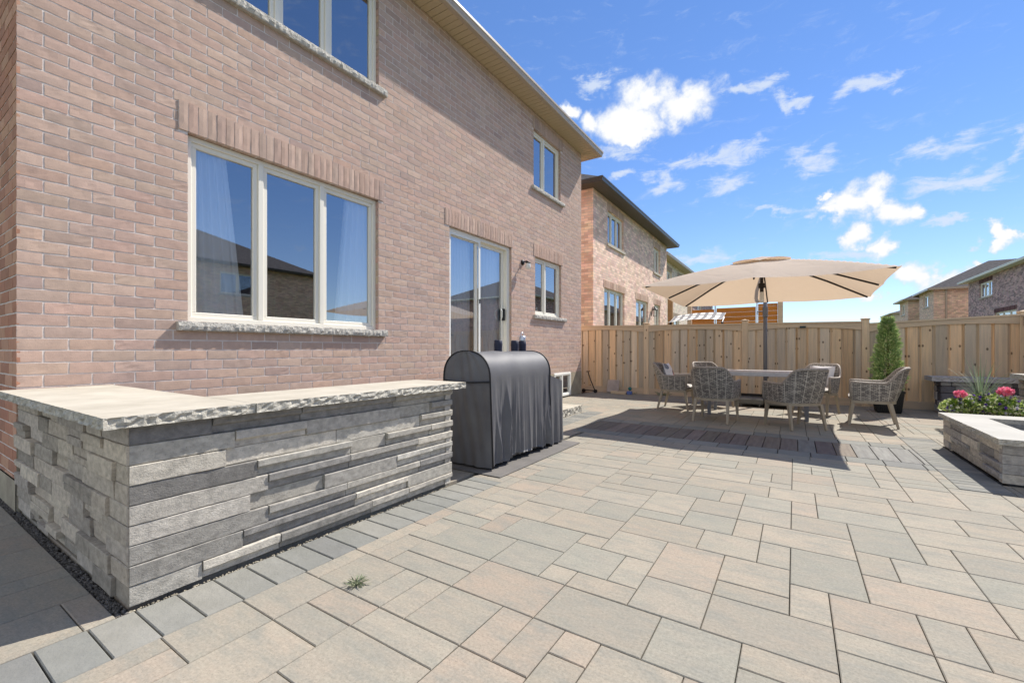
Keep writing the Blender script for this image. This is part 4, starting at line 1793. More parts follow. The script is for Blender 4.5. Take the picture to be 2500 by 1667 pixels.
YF = 11.25
fence = empty('cedar_fence', (-.9, YF, 0), 'tall cedar board fence with arched top rail behind the dining set', 'fence')
fl = Matrix.Translation(-fence.location)
posts = [(-5.36, 1.83), (-3.18, 1.835), (-.95, 1.83), (1.195, 1.785), (3.36, 1.83)]
for i, (x, h_) in enumerate(posts):
    fence_post(fence, x, YF, h_, 70 + i)
tops = [(1.80, 1.76), (1.76, 1.735), (1.74, 1.712), (1.672, 1.762)]
for i in range(4):
    a, b = posts[i][0] + .064, posts[i + 1][0] - .064
    fence_panel(fence, (a, YF - .01, 0), (1, 0, 0), tops[i][0], tops[i][1], b - a, 80 + i)
for ch in fence.children:
    ch.matrix_parent_inverse = fl
fence2 = empty('side_fence', (3.36, 8, 0), 'cedar board fence running along the right side of the yard', 'fence')
fl = Matrix.Translation(-fence2.location)
for i in range(4):
    ya = YF - .064 - i * 2.25
    if i:
        fence_post(fence2, 3.36, ya + .064, 1.8, 90 + i)
    fence_panel(fence2, (3.37, ya, 0), (0, -1, 0), 1.74, 1.74, 2.12, 94 + i)
for ch in fence2.children:
    ch.matrix_parent_inverse = fl
mb = MB()
mb.box(.09, YF - .075, 1.60, .20, YF - .054, 1.64, bev=.004)
mb.box(.095, YF - .09, 1.615, .195, YF - .0755, 1.636, bev=.004)
lamp = mb.build('solar_light', MAT['solar'])
tag(lamp, 'small solar light fixed to the top rail of the cedar fence', 'light')


# ------------------------------------------------------------------ woven dining chairs
def make_chair():
    root = empty('wicker_armchair', (0, 0, 0), 'grey woven barrel armchair', 'armchair', 'woven armchairs round the dining table')
    # plan path from front left round the back to front right
    path = []
    for i in range(6):
        path.append((-.30, .25 - .28 * i / 6, -1, 0, 0))
    NA = 26
    for i in range(NA + 1):
        a = PI + PI * i / NA
        e = .80
        cx_, sy_ = math.cos(a), math.sin(a)
        px = .30 * math.copysign(abs(cx_) ** e, cx_)
        py = -.03 + .255 * math.copysign(abs(sy_) ** e, sy_)
        nx, ny = cx_, sy_ * 1.1
        l_ = math.hypot(nx, ny)
        path.append((px, py, nx / l_, ny / l_, abs(math.sin(a))))
    for i in range(1, 7):
        path.append((.30, -.03 + .28 * i / 6, 1, 0, 0))
    zb = .385

    def top_of(b, py):
        arm = .645 + .012 * max(0, (py - .05) / .2)
        s = min(1, max(0, (b - .30) / .62))
        s = s * s * (3 - 2 * s)
        return arm + (.865 - arm) * s

    NZ = 10
    outer, inner = [], []
    wv = []
    dist = 0
    last = None
    for (px, py, nx, ny, b) in path:
        if last:
            dist += math.hypot(px - last[0], py - last[1])
        last = (px, py)
        zt = top_of(b, py)
        co, ci, cw = [], [], []
        for j in range(NZ + 1):
            s = j / NZ
            z = zb + (zt - zb) * s
            k = (z - zb) / .48
            lean = .035 * k + .115 * b * k ** 1.15
            bulge = .012 * math.sin(PI * min(1, k * 1.1))
            ox, oy = px + nx * (lean * (.35 if b < .3 else .6) + bulge), py + ny * (lean + bulge)
            co.append((ox, oy, z))
            ci.append((ox - nx * .028, oy - ny * .028, z))
            cw.append((dist, z, 0))
        outer.append(co)
        inner.append(ci)
        wv.append(cw)
    me_v, me_f, att = [], [], []

    def add_grid(g_, w_, flip):
        base = len(me_v)
        n, m_ = len(g_), len(g_[0])
        for r_, wr in zip(g_, w_):
            for p, q in zip(r_, wr):
                me_v.append(p)
                att.append(q)
        for i in range(n - 1):
            for j in range(m_ - 1):
                q = (base + i * m_ + j, base + (i + 1) * m_ + j, base + (i + 1) * m_ + j + 1, base + i * m_ + j + 1)
                me_f.append(q[::-1] if flip else q)
    add_grid(outer, wv, False)
    add_grid(inner, wv, True)
    # front ends of the arms
    for e in (0, -1):
        add_grid([outer[e], inner[e]], [wv[e], [(q[0] + .028, q[1], 0) for q in wv[e]]], e == 0)
    me = bpy.data.meshes.new('woven_shell')
    me.from_pydata(me_v, [], me_f)
    a_ = me.attributes.new('wv', 'FLOAT_VECTOR', 'POINT')
    a_.data.foreach_set('vector', [x for q in att for x in q])
    me.polygons.foreach_set('use_smooth', [True] * len(me_f))
    me.materials.append(MAT['weave'])
    sh = bpy.data.objects.new('woven_shell', me)
    COL.objects.link(sh)
    sh.parent = root
    mb = MB()
    rim = [((o_[-1][0] + i_[-1][0]) / 2, (o_[-1][1] + i_[-1][1]) / 2, o_[-1][2]) for o_, i_ in zip(outer, inner)]
    low0 = [((o_[0][0] + i_[0][0]) / 2, (o_[0][1] + i_[0][1]) / 2, o_[0][2]) for o_, i_ in zip(outer, inner)]
    rim = [(rim[0][0], rim[0][1] + .004, .40), (rim[0][0], rim[0][1] + .006, .62)] + rim + [(rim[-1][0], rim[-1][1] + .006, .62), (rim[-1][0], rim[-1][1] + .004, .40)]
    mb.tube(rim, .019, 8)
    mb.build('rim', MAT['rim'], sh, smooth=True)
    # seat frame rail
    mb = MB()
    rail = [(o_[0][0] - .006 * p[2], o_[0][1] - .006 * p[3]) for o_, p in zip(outer, path)]
    rail += [(.2, .255), (0, .258), (-.2, .255)]
    rows = []
    for (dd, z) in ((0, .345), (0, .388), (-.03, .388), (-.03, .345), (0, .345)):
        row = []
        for (x, y) in rail:
            l_ = math.hypot(x, y) or 1
            row.append((x + x / l_ * dd, y + y / l_ * dd, z))
        rows.append(row)
    mb.grid(rows, wrap=True)
    mb.build('seat_frame', MAT['metal_taupe'], root)
    for (a, b) in (((-.262, .225), (-.27, .275)), ((.262, .225), (.27, .275)), ((-.235, -.20), (-.255, -.285)), ((.235, -.20), (.255, -.285))):
        mb = MB()
        mb.bar((b[0], b[1], 0.002), (a[0], a[1], .36), .028, .030, up=(0, 1, 0), w2=.045, h2=.045)
        mb.build('leg', MAT['metal_taupe'], root)
    # cushion
    mb = MB()
    nx_, ny_ = 16, 16
    for sgn in (1, -1):
        rows = []
        for j in range(ny_ + 1):
            row = []
            for i in range(nx_ + 1):
                u, v = i / nx_ * 2 - 1, j / ny_ * 2 - 1
                d = (1 - abs(u) ** 5) * (1 - abs(v) ** 5)
                row.append((u * .255, .035 + v * .25, .425 + sgn * (.012 + .042 * max(0, d) ** .5)))
            rows.append(row)
        mb.grid(rows if sgn > 0 else [r_[::-1] for r_ in rows])
    mb.build('seat_cushion', MAT['cushion'], root, smooth=True)
    return root


chair = make_chair()
CH = [((-1.07, 7.63), R(-7), 'woven grey armchair with its back to the camera at the table left'),
      ((.0, 7.63), R(37), 'woven grey armchair seen from behind at the table right, turned outward'),
      ((-1.92, 8.80), R(-92), 'woven grey armchair at the left table end holding a flower print pillow'),
      ((-1.40, 9.65), R(-138), 'woven grey armchair beyond the table, mostly hidden behind another chair'),
      ((.32, 9.50), R(157), 'woven grey armchair beyond the table right with a white pillow'),
      ((.985, 8.54), R(86), 'woven grey armchair standing sideways at the right table end')]
for i, (p, rz, lab) in enumerate(CH):
    o = chair if i == 0 else copy_tree(chair)
    o.location = (p[0], p[1], .001)
    o.rotation_euler = (0, 0, rz)
    o['label'] = lab


def pillow(loc, rz, tilt, label, flower):
    root = empty('throw_pillow', loc, label, 'pillow', 'white throw pillows on the chairs', rz)
    mb = MB()
    n = 14
    for sgn in (1, -1):
        rows = []
        for j in range(n + 1):
            row = []
            for i in range(n + 1):
                u, v = i / n * 2 - 1, j / n * 2 - 1
                d = max(0, (1 - u ** 2) * (1 - v ** 2)) ** .55
                pin = 1 - .07 * (1 - abs(u * v))
                row.append(Matrix.Rotation(tilt, 3, 'X') @ Vector((u * .20 * pin, sgn * .075 * d, .19 + v * .20 * pin)))
            rows.append(row)
        mb.grid(rows if sgn < 0 else [r_[::-1] for r_ in rows])
    mb.build('pillow_cover', MAT['pillow'], root, smooth=True)
    if flower:
        for (cu, cv_, rad, m_, name) in ((-.42, -.12, .42, 'petal_red', 'printed_flower'), (.72, .72, .34, 'grey_cloth', 'printed_corner')):
            fb = MB()
            for sgn in (1, -1):
                rows = []
                for a in range(5):
                    row = []
                    for k in range(20):
                        th = 2 * PI * k / 20
                        r_ = rad * a / 4 * (1 + (.12 * math.sin(5 * th) if a == 4 and m_ == 'petal_red' else 0))
                        u, v = max(-.97, min(.97, cu + r_ * math.cos(th))), max(-.97, min(.97, cv_ + r_ * math.sin(th)))
                        d = max(0, (1 - u ** 2) * (1 - v ** 2)) ** .55
                        pin = 1 - .07 * (1 - abs(u * v))
                        row.append(Matrix.Rotation(tilt, 3, 'X') @ Vector((u * .20 * pin, sgn * (.075 * d + .002), .19 + v * .20 * pin)))
                    rows.append(row)
                fb.grid(rows, wrap=True)
            fb.build(name, MAT[m_], root, smooth=True)
    return root


pillow((-2.01, 8.80, .50), R(-92), R(16), 'white pillow with dark red flower on the left end chair', True)
pillow((.385, 9.62, .47), R(157), R(16), 'plain white pillow leaning in the chair beyond the table', False)

# table
table = empty('dining_table', (-.55, 8.70, 0), 'long grey outdoor dining table between the woven armchairs', 'table')
mb = MB()
for k in range(9):
    mb.box(-.92 + .01, -.45 + k * .1 + .003, .745, .92 - .01, -.45 + (k + 1) * .1 - .003, .765, bev=.003)
mb.build('table_top', MAT['tabletop'], table)
mb = MB()
for (a, b) in (((-.92, -.462), (.92, -.43)), ((-.92, .43), (.92, .462)), ((-.93, -.462), (-.905, .462)), ((.905, -.462), (.93, .462))):
    mb.box(a[0], a[1], .70, b[0], b[1], .768, bev=.004)
mb.build('apron', MAT['tabletop'], table)
for (x, y) in ((-.70, -.36), (.70, -.36), (-.70, .36), (.70, .36)):
    mb = MB()
    mb.bar((x * 1.02, y, 0), (x, y, .72), .05, .05, up=(0, 1, 0), w2=.07, h2=.07)
    mb.build('leg', MAT['metal_grey'], table)

# ------------------------------------------------------------------ offset parasol
UC = Vector((-.47, 8.55))
umb = empty('offset_parasol', (-.505, 10.32, 0), 'large square beige offset parasol shading the dining table', 'parasol')
ul = Matrix.Translation(-umb.location)
tiltm = Matrix.Translation((UC.x, UC.y, 2.125)) @ Matrix.Rotation(R(-.8), 4, 'Z') @ Matrix.Rotation(R(-1.5), 4, 'X') @ Matrix.Diagonal((1.062, 1.0, 1, 1))
HS = 1.5
APX = .56


def can_z(x, y):
    m_ = max(abs(x), abs(y)) / HS
    z = APX * (1 - m_)
    z += .035 * math.sin(PI * m_)                  # slight belly upward along the ribs
    # sag between rib (mid) and rib (corner)
    a, b = sorted((abs(x), abs(y)))
    q = a / b if b > 1e-6 else 0
    z -= .055 * m_ * math.sin(PI * q) ** 1.0 * .6
    return z


N_ = 48
rows = []
for j in range(N_ + 1):
    row = []
    for i in range(N_ + 1):
        x, y = (i / N_ * 2 - 1) * HS, (j / N_ * 2 - 1) * HS
        z = can_z(x, y)
        # scalloped edge: pulled in a little between ribs
        m_ = max(abs(x), abs(y)) / HS
        a, b = sorted((abs(x), abs(y)))
        q = a / b if b > 1e-6 else 0
        pull = 1 - .028 * m_ ** 6 * math.sin(PI * q)
        row.append(tiltm @ Vector((x * pull, y * pull, z)))
    rows.append(row)
mb = MB()
mb.grid(rows)
cn = mb.build('canopy', MAT['canvas'], umb, smooth=True)
cn.matrix_parent_inverse = ul
# vent cap
mb = MB()
rows = []
for j in range(7):
    k = j / 6
    row = []
    for i in range(64):
        t = i / 64 * 4
        sd, f_ = int(t), t % 1
        x, y = [(1, -1 + 2 * f_), (1 - 2 * f_, 1), (-1, 1 - 2 * f_), (-1 + 2 * f_, -1)][sd]
        sc_ = .40 * k
        zz = can_z(0, 0) + .045 - .142 * k + (.034 * abs(math.sin(2 * PI * f_)) if j == 6 else (.02 * abs(math.sin(2 * PI * f_)) if j == 5 else 0))
        row.append(tiltm @ Vector((x * sc_, y * sc_, zz)))
    rows.append(row)
mb.grid(rows[::-1], wrap=True)
o = mb.build('vent', MAT['canvas'], umb, smooth=True)
o.matrix_parent_inverse = ul
hubz = can_z(0, 0) - .10
for (dx, dy) in ((1, 0), (-1, 0), (0, 1), (0, -1), (1, 1), (1, -1), (-1, 1), (-1, -1)):
    mb = MB()
    p = [tiltm @ Vector((dx * HS * s * .985, dy * HS * s * .985, can_z(dx * HS * s, dy * HS * s) - .022)) for s in (.03, .3, .6, .98)]
    for a, b in zip(p, p[1:]):
        mb.bar(a, b, .020, .026)
    r_ = mb.build('rib', MAT['metal_dark'], umb)
    r_.matrix_parent_inverse = ul
    mb = MB()
    mb.bar(tiltm @ Vector((dx * .05, dy * .05, hubz - .35)), tiltm @ Vector((dx * HS * .5, dy * HS * .5, can_z(dx * .75, dy * .75) - .04)), .016, .020)
    s_ = mb.build('strut', MAT['metal_dark'], r_)
    s_.matrix_parent_inverse = ul
mb = MB()
hc = tiltm @ Vector((0, 0, 0))
mb.lathe([(.0, hc.z + hubz + .06), (.05, hc.z + hubz + .06), (.05, hc.z + hubz), (.026, hc.z + hubz - .01), (.026, hc.z + hubz - .31), (.055, hc.z + hubz - .32), (.055, hc.z + hubz - .39),
          (.03, hc.z + hubz - .40), (.03, 2.12), (0, 2.12)], UC.x, UC.y, 16)
o = mb.build('hub', MAT['metal_dark'], umb, smooth=False)
o.matrix_parent_inverse = ul
mb = MB()
mb.lathe([(0, 2.12), (.034, 2.12), (.036, 1.96), (.03, 1.94), (0, 1.94)], UC.x, UC.y, 16)
o = mb.build('hub_handle', MAT['lampglass'], umb, smooth=False)
o.matrix_parent_inverse = ul
mx_, my_ = -.505, 10.32
mb = MB()
mb.tube([(mx_, my_, .1), (mx_, my_, 2.55)], .036, 16)
o = mb.build('mast', MAT['metal_grey'], umb, smooth=True)
o.matrix_parent_inverse = ul
mb = MB()
mb.box(mx_ - .046, my_ - .05, 1.80, mx_ + .046, my_ + .05, 2.02, bev=.012)
mb.tube([(mx_ - .05, my_ - .02, 1.92), (mx_ - .14, my_ - .02, 1.92), (mx_ - .14, my_ - .06, 1.86)], .010, 6)
o = mb.build('crank_box', MAT['metal_grey'], umb)
o.matrix_parent_inverse = ul
mb = MB()
ap = tiltm @ Vector((0, 0, can_z(0, 0) + .12))
mb.tube([(mx_, my_, 2.5), (mx_, my_ - .05, 2.60), (mx_ + .01, my_ - .35, 2.66), (UC.x, UC.y + .75, 2.60), (UC.x, UC.y + .50, 2.55)], .03, 12)
o = mb.build('arm', MAT['metal_grey'], umb, smooth=True)
o.matrix_parent_inverse = ul
mb = MB()
mb.bar((mx_ - .55, my_, .20), (mx_ + .55, my_, .20), .06, .05)
mb.bar((mx_, my_ - .3, .195), (mx_, my_ + .45, .195), .06, .05)
mb.lathe([(0, .34), (.055, .34), (.06, .22), (.09, .22), (.09, .19), (0, .19)], mx_, my_, 16)
o = mb.build('cross_base', MAT['metal_dark'], umb)
o.matrix_parent_inverse = ul
for (dx, dy) in ((-1, -1), (1, -1), (-1, 1), (1, 1)):
    mb = MB()
    x, y = mx_ + dx * .235, my_ - .02 + dy * .235
    mb.box(x - .23, y - .23, .05, x + .23, y + .23, .165, bev=.02)
    for (ex, ey) in ((-.16, dy * .2), (.16, dy * .2)):
        mb.tube([(x + ex - .012, y + ey, .028), (x + ex + .012, y + ey, .028)], .026, 10)
    o = mb.build('weight', M('weight_plastic', c(108, 108, 104), None, rough=.55) if (dx, dy) == (-1, -1) else bpy.data.materials['weight_plastic'], umb)
    o.matrix_parent_inverse = ul


# ------------------------------------------------------------------ potted conifer
pot = empty('planter_pot', (1.42, 10.38, 0), 'square black ribbed planter pot holding the conifer', 'pot')
mb = MB()
mb.grid([[(sx * w, sy * w, z) for (sx, sy) in ((-1, -1), (1, -1), (1, 1), (-1, 1))] for (w, z) in ((.165, .002), (.20, .36), (.215, .36), (.215, .40), (.185, .40), (.18, .34))], wrap=True)
mb.poly([(-.165, -.165, .002), (-.165, .165, .002), (.165, .165, .002), (.165, -.165, .002)])
k = -.17
while k < .175:
    f_ = k / .19
    for (ax) in (0, 1):
        for sg in (-1, 1):
            lo, hi = .170, .203
            a = (k * .88, sg * lo, .03) if ax == 0 else (sg * lo, k * .88, .03)
            b = (k, sg * hi, .35) if ax == 0 else (sg * hi, k, .35)
            mb.bar(a, b, .010, .010, up=(1, 0, 0) if ax else (0, 1, 0))
    k += .028
mb.build('pot_body', MAT['black'], pot)
mb = MB()
mb.quad((-.182, -.182, .37), (.182, -.182, .37), (.182, .182, .37), (-.182, .182, .37))
mb.build('soil', MAT['soil'], pot)
con = empty('dwarf_conifer', (1.42, 10.38, .37), 'narrow cone shaped dwarf spruce standing in the black pot', 'conifer')
mb = MB()
mb.tint = (*c(90, 70, 52), 0)
mb.tube([(0, 0, 0), (.01, 0, .5), (0, 0, 1.2)], [.025, .018, .006], 8)
mb.build('trunk', MAT['leaf'], con)
rr = random.Random(17)
mb = MB()


def crad(z):
    s = min(1, z / 1.37)
    r_ = .235 * (1 - s) ** .62 * min(1, .62 + s * 3.2)
    return r_ + .018


for _ in range(5200):
    z = 1.32 * rr.random() ** 1.15
    th = rr.uniform(0, 2 * PI)
    lump = 1 + .16 * math.sin(3 * th + z * 9) + .13 * math.sin(5 * th - z * 23) + .1 * math.sin(z * 31 + th)
    R_ = crad(z) * lump * .93
    r_ = R_ * (rr.random() ** .35) * rr.uniform(.95, 1.1)
    d = Vector((math.cos(th), math.sin(th), rr.uniform(.15, 1.0))).normalized()
    d = (d + Vector((rr.uniform(-.5, .5), rr.uniform(-.5, .5), rr.uniform(-.3, .4)))).normalized()
    p = Vector((r_ * math.cos(th), r_ * math.sin(th), z + .02))
    L_ = rr.uniform(.035, .085)
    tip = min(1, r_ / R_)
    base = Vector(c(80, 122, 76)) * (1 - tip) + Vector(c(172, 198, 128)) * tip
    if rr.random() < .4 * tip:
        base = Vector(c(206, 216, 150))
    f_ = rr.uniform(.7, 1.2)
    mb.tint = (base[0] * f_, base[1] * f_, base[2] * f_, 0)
    s_ = d.cross(Vector((rr.uniform(-1, 1), rr.uniform(-1, 1), rr.uniform(-1, 1)))).normalized()
    w = rr.uniform(.006, .011)
    mid = p + d * L_ * .45
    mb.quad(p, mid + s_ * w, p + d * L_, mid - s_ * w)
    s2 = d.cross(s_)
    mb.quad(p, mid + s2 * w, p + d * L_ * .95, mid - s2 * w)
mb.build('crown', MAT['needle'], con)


# ------------------------------------------------------------------ square stone fire pit, flower bed, bench, pillar
pit = empty('stone_fire_pit', (2.4, 6.25, 0), 'low square fire pit wall of grey ledge stone with pale slab rim', 'fire pit')
pl = Matrix.Translation(-pit.location)
PX0, PX1, PY0, PY1 = 1.475, 3.3, 5.36, 7.09
mb = MB()
SP2 = [c(190, 182, 168), c(176, 170, 160), c(200, 192, 176), c(160, 156, 150), c(180, 176, 170)]
ledge(mb, (PX0, PY1, 0), (0, -1, 0), (-1, 0, 0), PY1 - PY0, 4, 51, pal=SP2, first=(.15, .4), lens=(.25, .6), h=.083, z0=.012)
ledge(mb, (PX0, PY0, 0), (1, 0, 0), (0, -1, 0), PX1 - PX0, 4, 52, pal=SP2, first=(.25, .5), lens=(.3, .7), h=.083, z0=.012)
ledge(mb, (PX1, PY0, 0), (0, 1, 0), (1, 0, 0), PY1 - PY0, 4, 53, pal=SP2, h=.083, z0=.012)
ledge(mb, (PX1, PY1, 0), (-1, 0, 0), (0, 1, 0), PX1 - PX0, 4, 54, pal=SP2, h=.083, z0=.012)
mb.tint = (.16, .16, .16, 0)
mb.box(PX0 + .06, PY0 + .06, -.02, PX1 - .06, PY1 - .06, .25)
mb.tint = (.3, .3, .3, 0)
for (a, b, d, e) in ((PX0 + .06, PY0 + .06, PX0 + .28, PY1 - .06), (PX1 - .28, PY0 + .06, PX1 - .06, PY1 - .06), (PX0 + .28, PY0 + .06, PX1 - .28, PY0 + .28), (PX0 + .28, PY1 - .28, PX1 - .28, PY1 - .06)):
    mb.box(a, b, .2505, d, e, .343)
o = mb.build('stone_wall', MAT['stone'], pit)
o.matrix_parent_inverse = pl
RW = .33
MAT['slab_white'] = M('pale_slab', c(178, 176, 170), c(166, 164, 158), 3, .85, .25, 90, spec=.2)
smats = [MAT['slab_white'], MAT['rockface']]
ox0, ox1, oy0, oy1 = PX0 - .035, PX1 + .035, PY0 - .06, PY1 + .06
for (a, s, r_) in (((ox0, oy0 + RW + .002, ox0 + RW, 6.3), 1, 'W'), ((ox0, 6.304, ox0 + RW, oy1 - RW - .002), 2, 'W'), ((ox0, oy0, 2.4, oy0 + RW), 3, 'SW'), ((2.404, oy0, ox1, oy0 + RW), 4, 'SE'),
                   ((ox0, oy1 - RW, 2.5, oy1), 5, 'NW'), ((2.504, oy1 - RW, ox1, oy1), 6, 'NE'), ((ox1 - RW, oy0 + RW + .002, ox1, oy1 - RW - .002), 7, 'E')):
    rough_slab('rim_slab', *a, .395, .05, pit, 100 + s, r_, mats=smats).matrix_parent_inverse = pl
mb = MB()
mb.box(PX0 + .32, PY0 + .32, .2505, PX1 - .32, PY1 - .32, .30, bev=.004)
o = mb.build('burner_lid', MAT['metal_grey'], pit)
o.matrix_parent_inverse = pl

# stone bench against the fence
FS = [c(158, 155, 156), c(138, 135, 138), c(112, 110, 116), c(172, 168, 166), c(96, 94, 100)]


def rubble(mb, x0, y0, x1, y1, z1, seed, rows=None, pal=FS):
    rr_ = random.Random(seed)
    z = 0
    while z < z1 - .02:
        h_ = min(rr_.uniform(.09, .15), z1 - z)
        if z1 - z - h_ < .05:
            h_ = z1 - z
        for side in range(4):
            L_ = (x1 - x0) if side in (0, 2) else (y1 - y0)
            u = 0
            while u < L_ - .01:
                w = min(rr_.uniform(.14, .3), L_ - u)
                if L_ - u - w < .08:
                    w = L_ - u
                p = rr_.choice(pal)
                f_ = rr_.uniform(.85, 1.15)
                mb.tint = (p[0] * f_, p[1] * f_, p[2] * f_, rr_.random())
                d = .1 + rr_.uniform(-.012, .012)
                lo = [0, 0, z + .003]
                e = rr_.uniform(-.008, .012)
                if side == 0:
                    q = (x0 + u + .003, y0 - e, x0 + u + w - .003, y0 + d)
                elif side == 2:
                    q = (x0 + u + .003, y1 - d, x0 + u + w - .003, y1 + e)
                elif side == 1:
                    q = (x1 - d, y0 + u + .003, x1 + e, y0 + u + w - .003)
                else:
                    q = (x0 - e, y0 + u + .003, x0 + d, y0 + u + w - .003)
                mb.box(q[0], q[1], z + .003, q[2], q[3], z + h_ - .003, bev=.012)
                u += w
        z += h_


bench = empty('stone_bench', (2.6, 10.85, 0), 'dark stone wall seat with grey cap against the fence', 'seat wall')
mb = MB()
rubble(mb, -.42, -.2, .55, .22, .575, 5)
mb.build('stone_wall', MAT['fieldstone'], bench)
MAT['capstone'] = M('cap_stone', c(186, 182, 182), c(164, 161, 162), 9, .9, .6, 40, bdist=.008)
rough_slab('cap', -.55, -.28, .6, .27, .655, .078, bench, 7, 'SWE', mats=[MAT['capstone'], MAT['capstone']])
pil = empty('stone_pillar', (3.08, 9.55, 0), 'pale stone pillar with flat cap at the right end', 'pillar')
mb = MB()
rubble(mb, -.22, -.22, .22, .22, .70, 6, pal=[c(170, 162, 150), c(150, 144, 136), c(184, 174, 160), c(140, 134, 128)])
mb.build('stone_column', MAT['fieldstone'], pil)
rough_slab('cap', -.29, -.29, .29, .29, .775, .075, pil, 8, 'SWEN', mats=[MAT['sill'], MAT['sill']])

# flower planter behind the fire pit
bed = empty('flower_trough', (2.2, 8.55, 0), 'low trough of mixed flowers behind the fire pit', 'planter')
mb = MB()
mb.box(-.35, -.25, .0, .35, .25, .27, bev=.02)
mb.build('trough', MAT['fieldstone'] if False else M('trough_concrete', c(120, 112, 100), c(100, 94, 86), 9, .9, .5, 60), bed)
mb = MB()
mb.box(-.31, -.21, .24, .31, .21, .275)
mb.build('soil', MAT['soil'], bed)


def leafquad(mb, p, d, L_, w, rr_):
    s_ = d.cross(Vector((rr_.uniform(-1, 1), rr_.uniform(-1, 1), rr_.uniform(-.3, 1)))).normalized()
    mid = p + d * L_ * .5
    mb.quad(p, mid + s_ * w, p + d * L_, mid - s_ * w)


rr = random.Random(23)
fol = empty('trailing_flowers', (2.2, 8.55, .27), 'mound of variegated leaves with small purple flowers in the trough', 'flowers')
mb = MB()
pet = MB()
for _ in range(3600):
    a = rr.uniform(-1, 1)
    b = rr.uniform(-1, 1)
    top = .26 * (1 - .55 * a * a) * (1 - .4 * b * b) + .05 * math.sin(a * 9) * math.sin(b * 7)
    z = top * rr.random() ** .5
    p = Vector((a * .40, b * .31, z - .05 * abs(b)))
    d = Vector((a * .6 + rr.uniform(-.6, .6), b * .6 - .3 + rr.uniform(-.6, .6), rr.uniform(.0, 1))).normalized()
    pal = rr.choice([c(130, 160, 76), c(180, 198, 112), c(226, 228, 196), c(100, 130, 64), c(206, 214, 150)])
    f_ = rr.uniform(.8, 1.15)
    mb.tint = (pal[0] * f_, pal[1] * f_, pal[2] * f_, 0)
    leafquad(mb, p, d, rr.uniform(.028, .05), rr.uniform(.012, .019), rr)
    if rr.random() < .045 and z > top * .5 and b < .3:
        q = p + d * .04
        col = rr.choice([c(92, 60, 150), c(70, 44, 120), c(190, 186, 200), c(112, 80, 170)])
        pet.tint = (*col, 0)
        for k in range(5):
            th = 2 * PI * k / 5
            dd = (Vector((math.cos(th), -.9, math.sin(th)))).normalized()
            leafquad(pet, q, dd, .026, .013, rr)
mb.build('foliage', MAT['leaf'], fol)
pet.build('blossoms', MAT['petal'], fol)
sg_ = empty('spiky_grass_plant', (2.17, 8.62, .38), 'spiky fountain of thin grey green blades in the flower trough', 'grass plant')
mb = MB()
for k in range(42):
    th = rr.uniform(0, 2 * PI)
    lean = rr.uniform(.05, .75)
    L_ = rr.uniform(.45, .78)
    col = rr.choice([c(120, 140, 110), c(98, 120, 88), c(150, 166, 138)])
    mb.tint = (*col, 0)
    prev = None
    wv_ = Vector((-math.sin(th), math.cos(th), 0))
    for q in range(7):
        s = q / 6
        p = Vector((math.cos(th) * lean * L_ * (s + .5 * s * s) * .8, math.sin(th) * lean * L_ * (s + .5 * s * s) * .8, L_ * s * (1 - .45 * lean * s)))
        w = .006 * (1 - s) + .0008
        cur = (p - wv_ * w, p + wv_ * w)
        if prev:
            mb.quad(prev[0], prev[1], cur[1], cur[0])
        prev = cur
mb.build('blades', MAT['leaf'], sg_)
for (px, py, pz, rad, nl, lab) in ((1.92, 8.42, .53, .052, 30, 'pink geranium cluster at the left of the flower trough'), (2.37, 8.5, .58, .064, 44, 'larger pink geranium head at the right of the flower trough')):
    ge = empty('geranium', (px, py, .27), lab, 'flower', 'pink geraniums in the trough')
    mb = MB()
    mb.tint = (*c(96, 120, 60), 0)
    mb.tube([(0, .02, 0), (.005, .01, (pz - .27) * .5), (0, 0, pz - .27)], .005, 6)
    mb.build('stem', MAT['leaf'], ge)
    mb = MB()
    for k in range(nl * 6):
        d = Vector((rr.gauss(0, 1), rr.gauss(0, 1), rr.gauss(0, .7))).normalized()
        col = rr.choice([c(244, 140, 170), c(236, 116, 150), c(250, 172, 192)])
        mb.tint = (*col, 0)
        p = d * rad * rr.uniform(.5, 1)
        leafquad(mb, Vector((p.x, p.y, p.z * .7 + pz - .27)), (d + Vector((rr.uniform(-.8, .8), rr.uniform(-.8, .8), rr.uniform(-.5, .8)))).normalized(), .034, .015, rr)
    mb.build('petals', MAT['petal'], ge)
    mb = MB()
    for k in range(46):
        th = rr.uniform(0, 2 * PI)
        d = Vector((math.cos(th), math.sin(th), rr.uniform(.1, .7))).normalized()
        col = rr.choice([c(120, 150, 50), c(160, 186, 70), c(96, 128, 48)])
        mb.tint = (*col, 0)
        leafquad(mb, Vector((0, 0, rr.uniform(.02, .16))) + d * rr.uniform(.02, .08), d, .07, .032, rr)
    mb.build('leaves', MAT['leaf'], ge)

# ------------------------------------------------------------------ small things
def weed(loc, r_, n, label, seed, grp=None):
    rr_ = random.Random(seed)
    mb = MB()
    for k in range(n):
        th = rr_.uniform(0, 2 * PI)
        d = Vector((math.cos(th), math.sin(th), rr_.uniform(.05, .7))).normalized()
        col = rr_.choice([c(134, 142, 112), c(112, 122, 92), c(160, 164, 138)])
        mb.tint = (*col, 0)
        leafquad(mb, d * rr_.uniform(0, r_ * .6) + Vector((rr_.gauss(0, r_ * .3), rr_.gauss(0, r_ * .2), 0)), d, r_ * rr_.uniform(.3, .8), r_ * .06, rr_)
    o = mb.build('weed', MAT['leaf'])
    o.location = loc
    return tag(o, label, 'weed', grp)


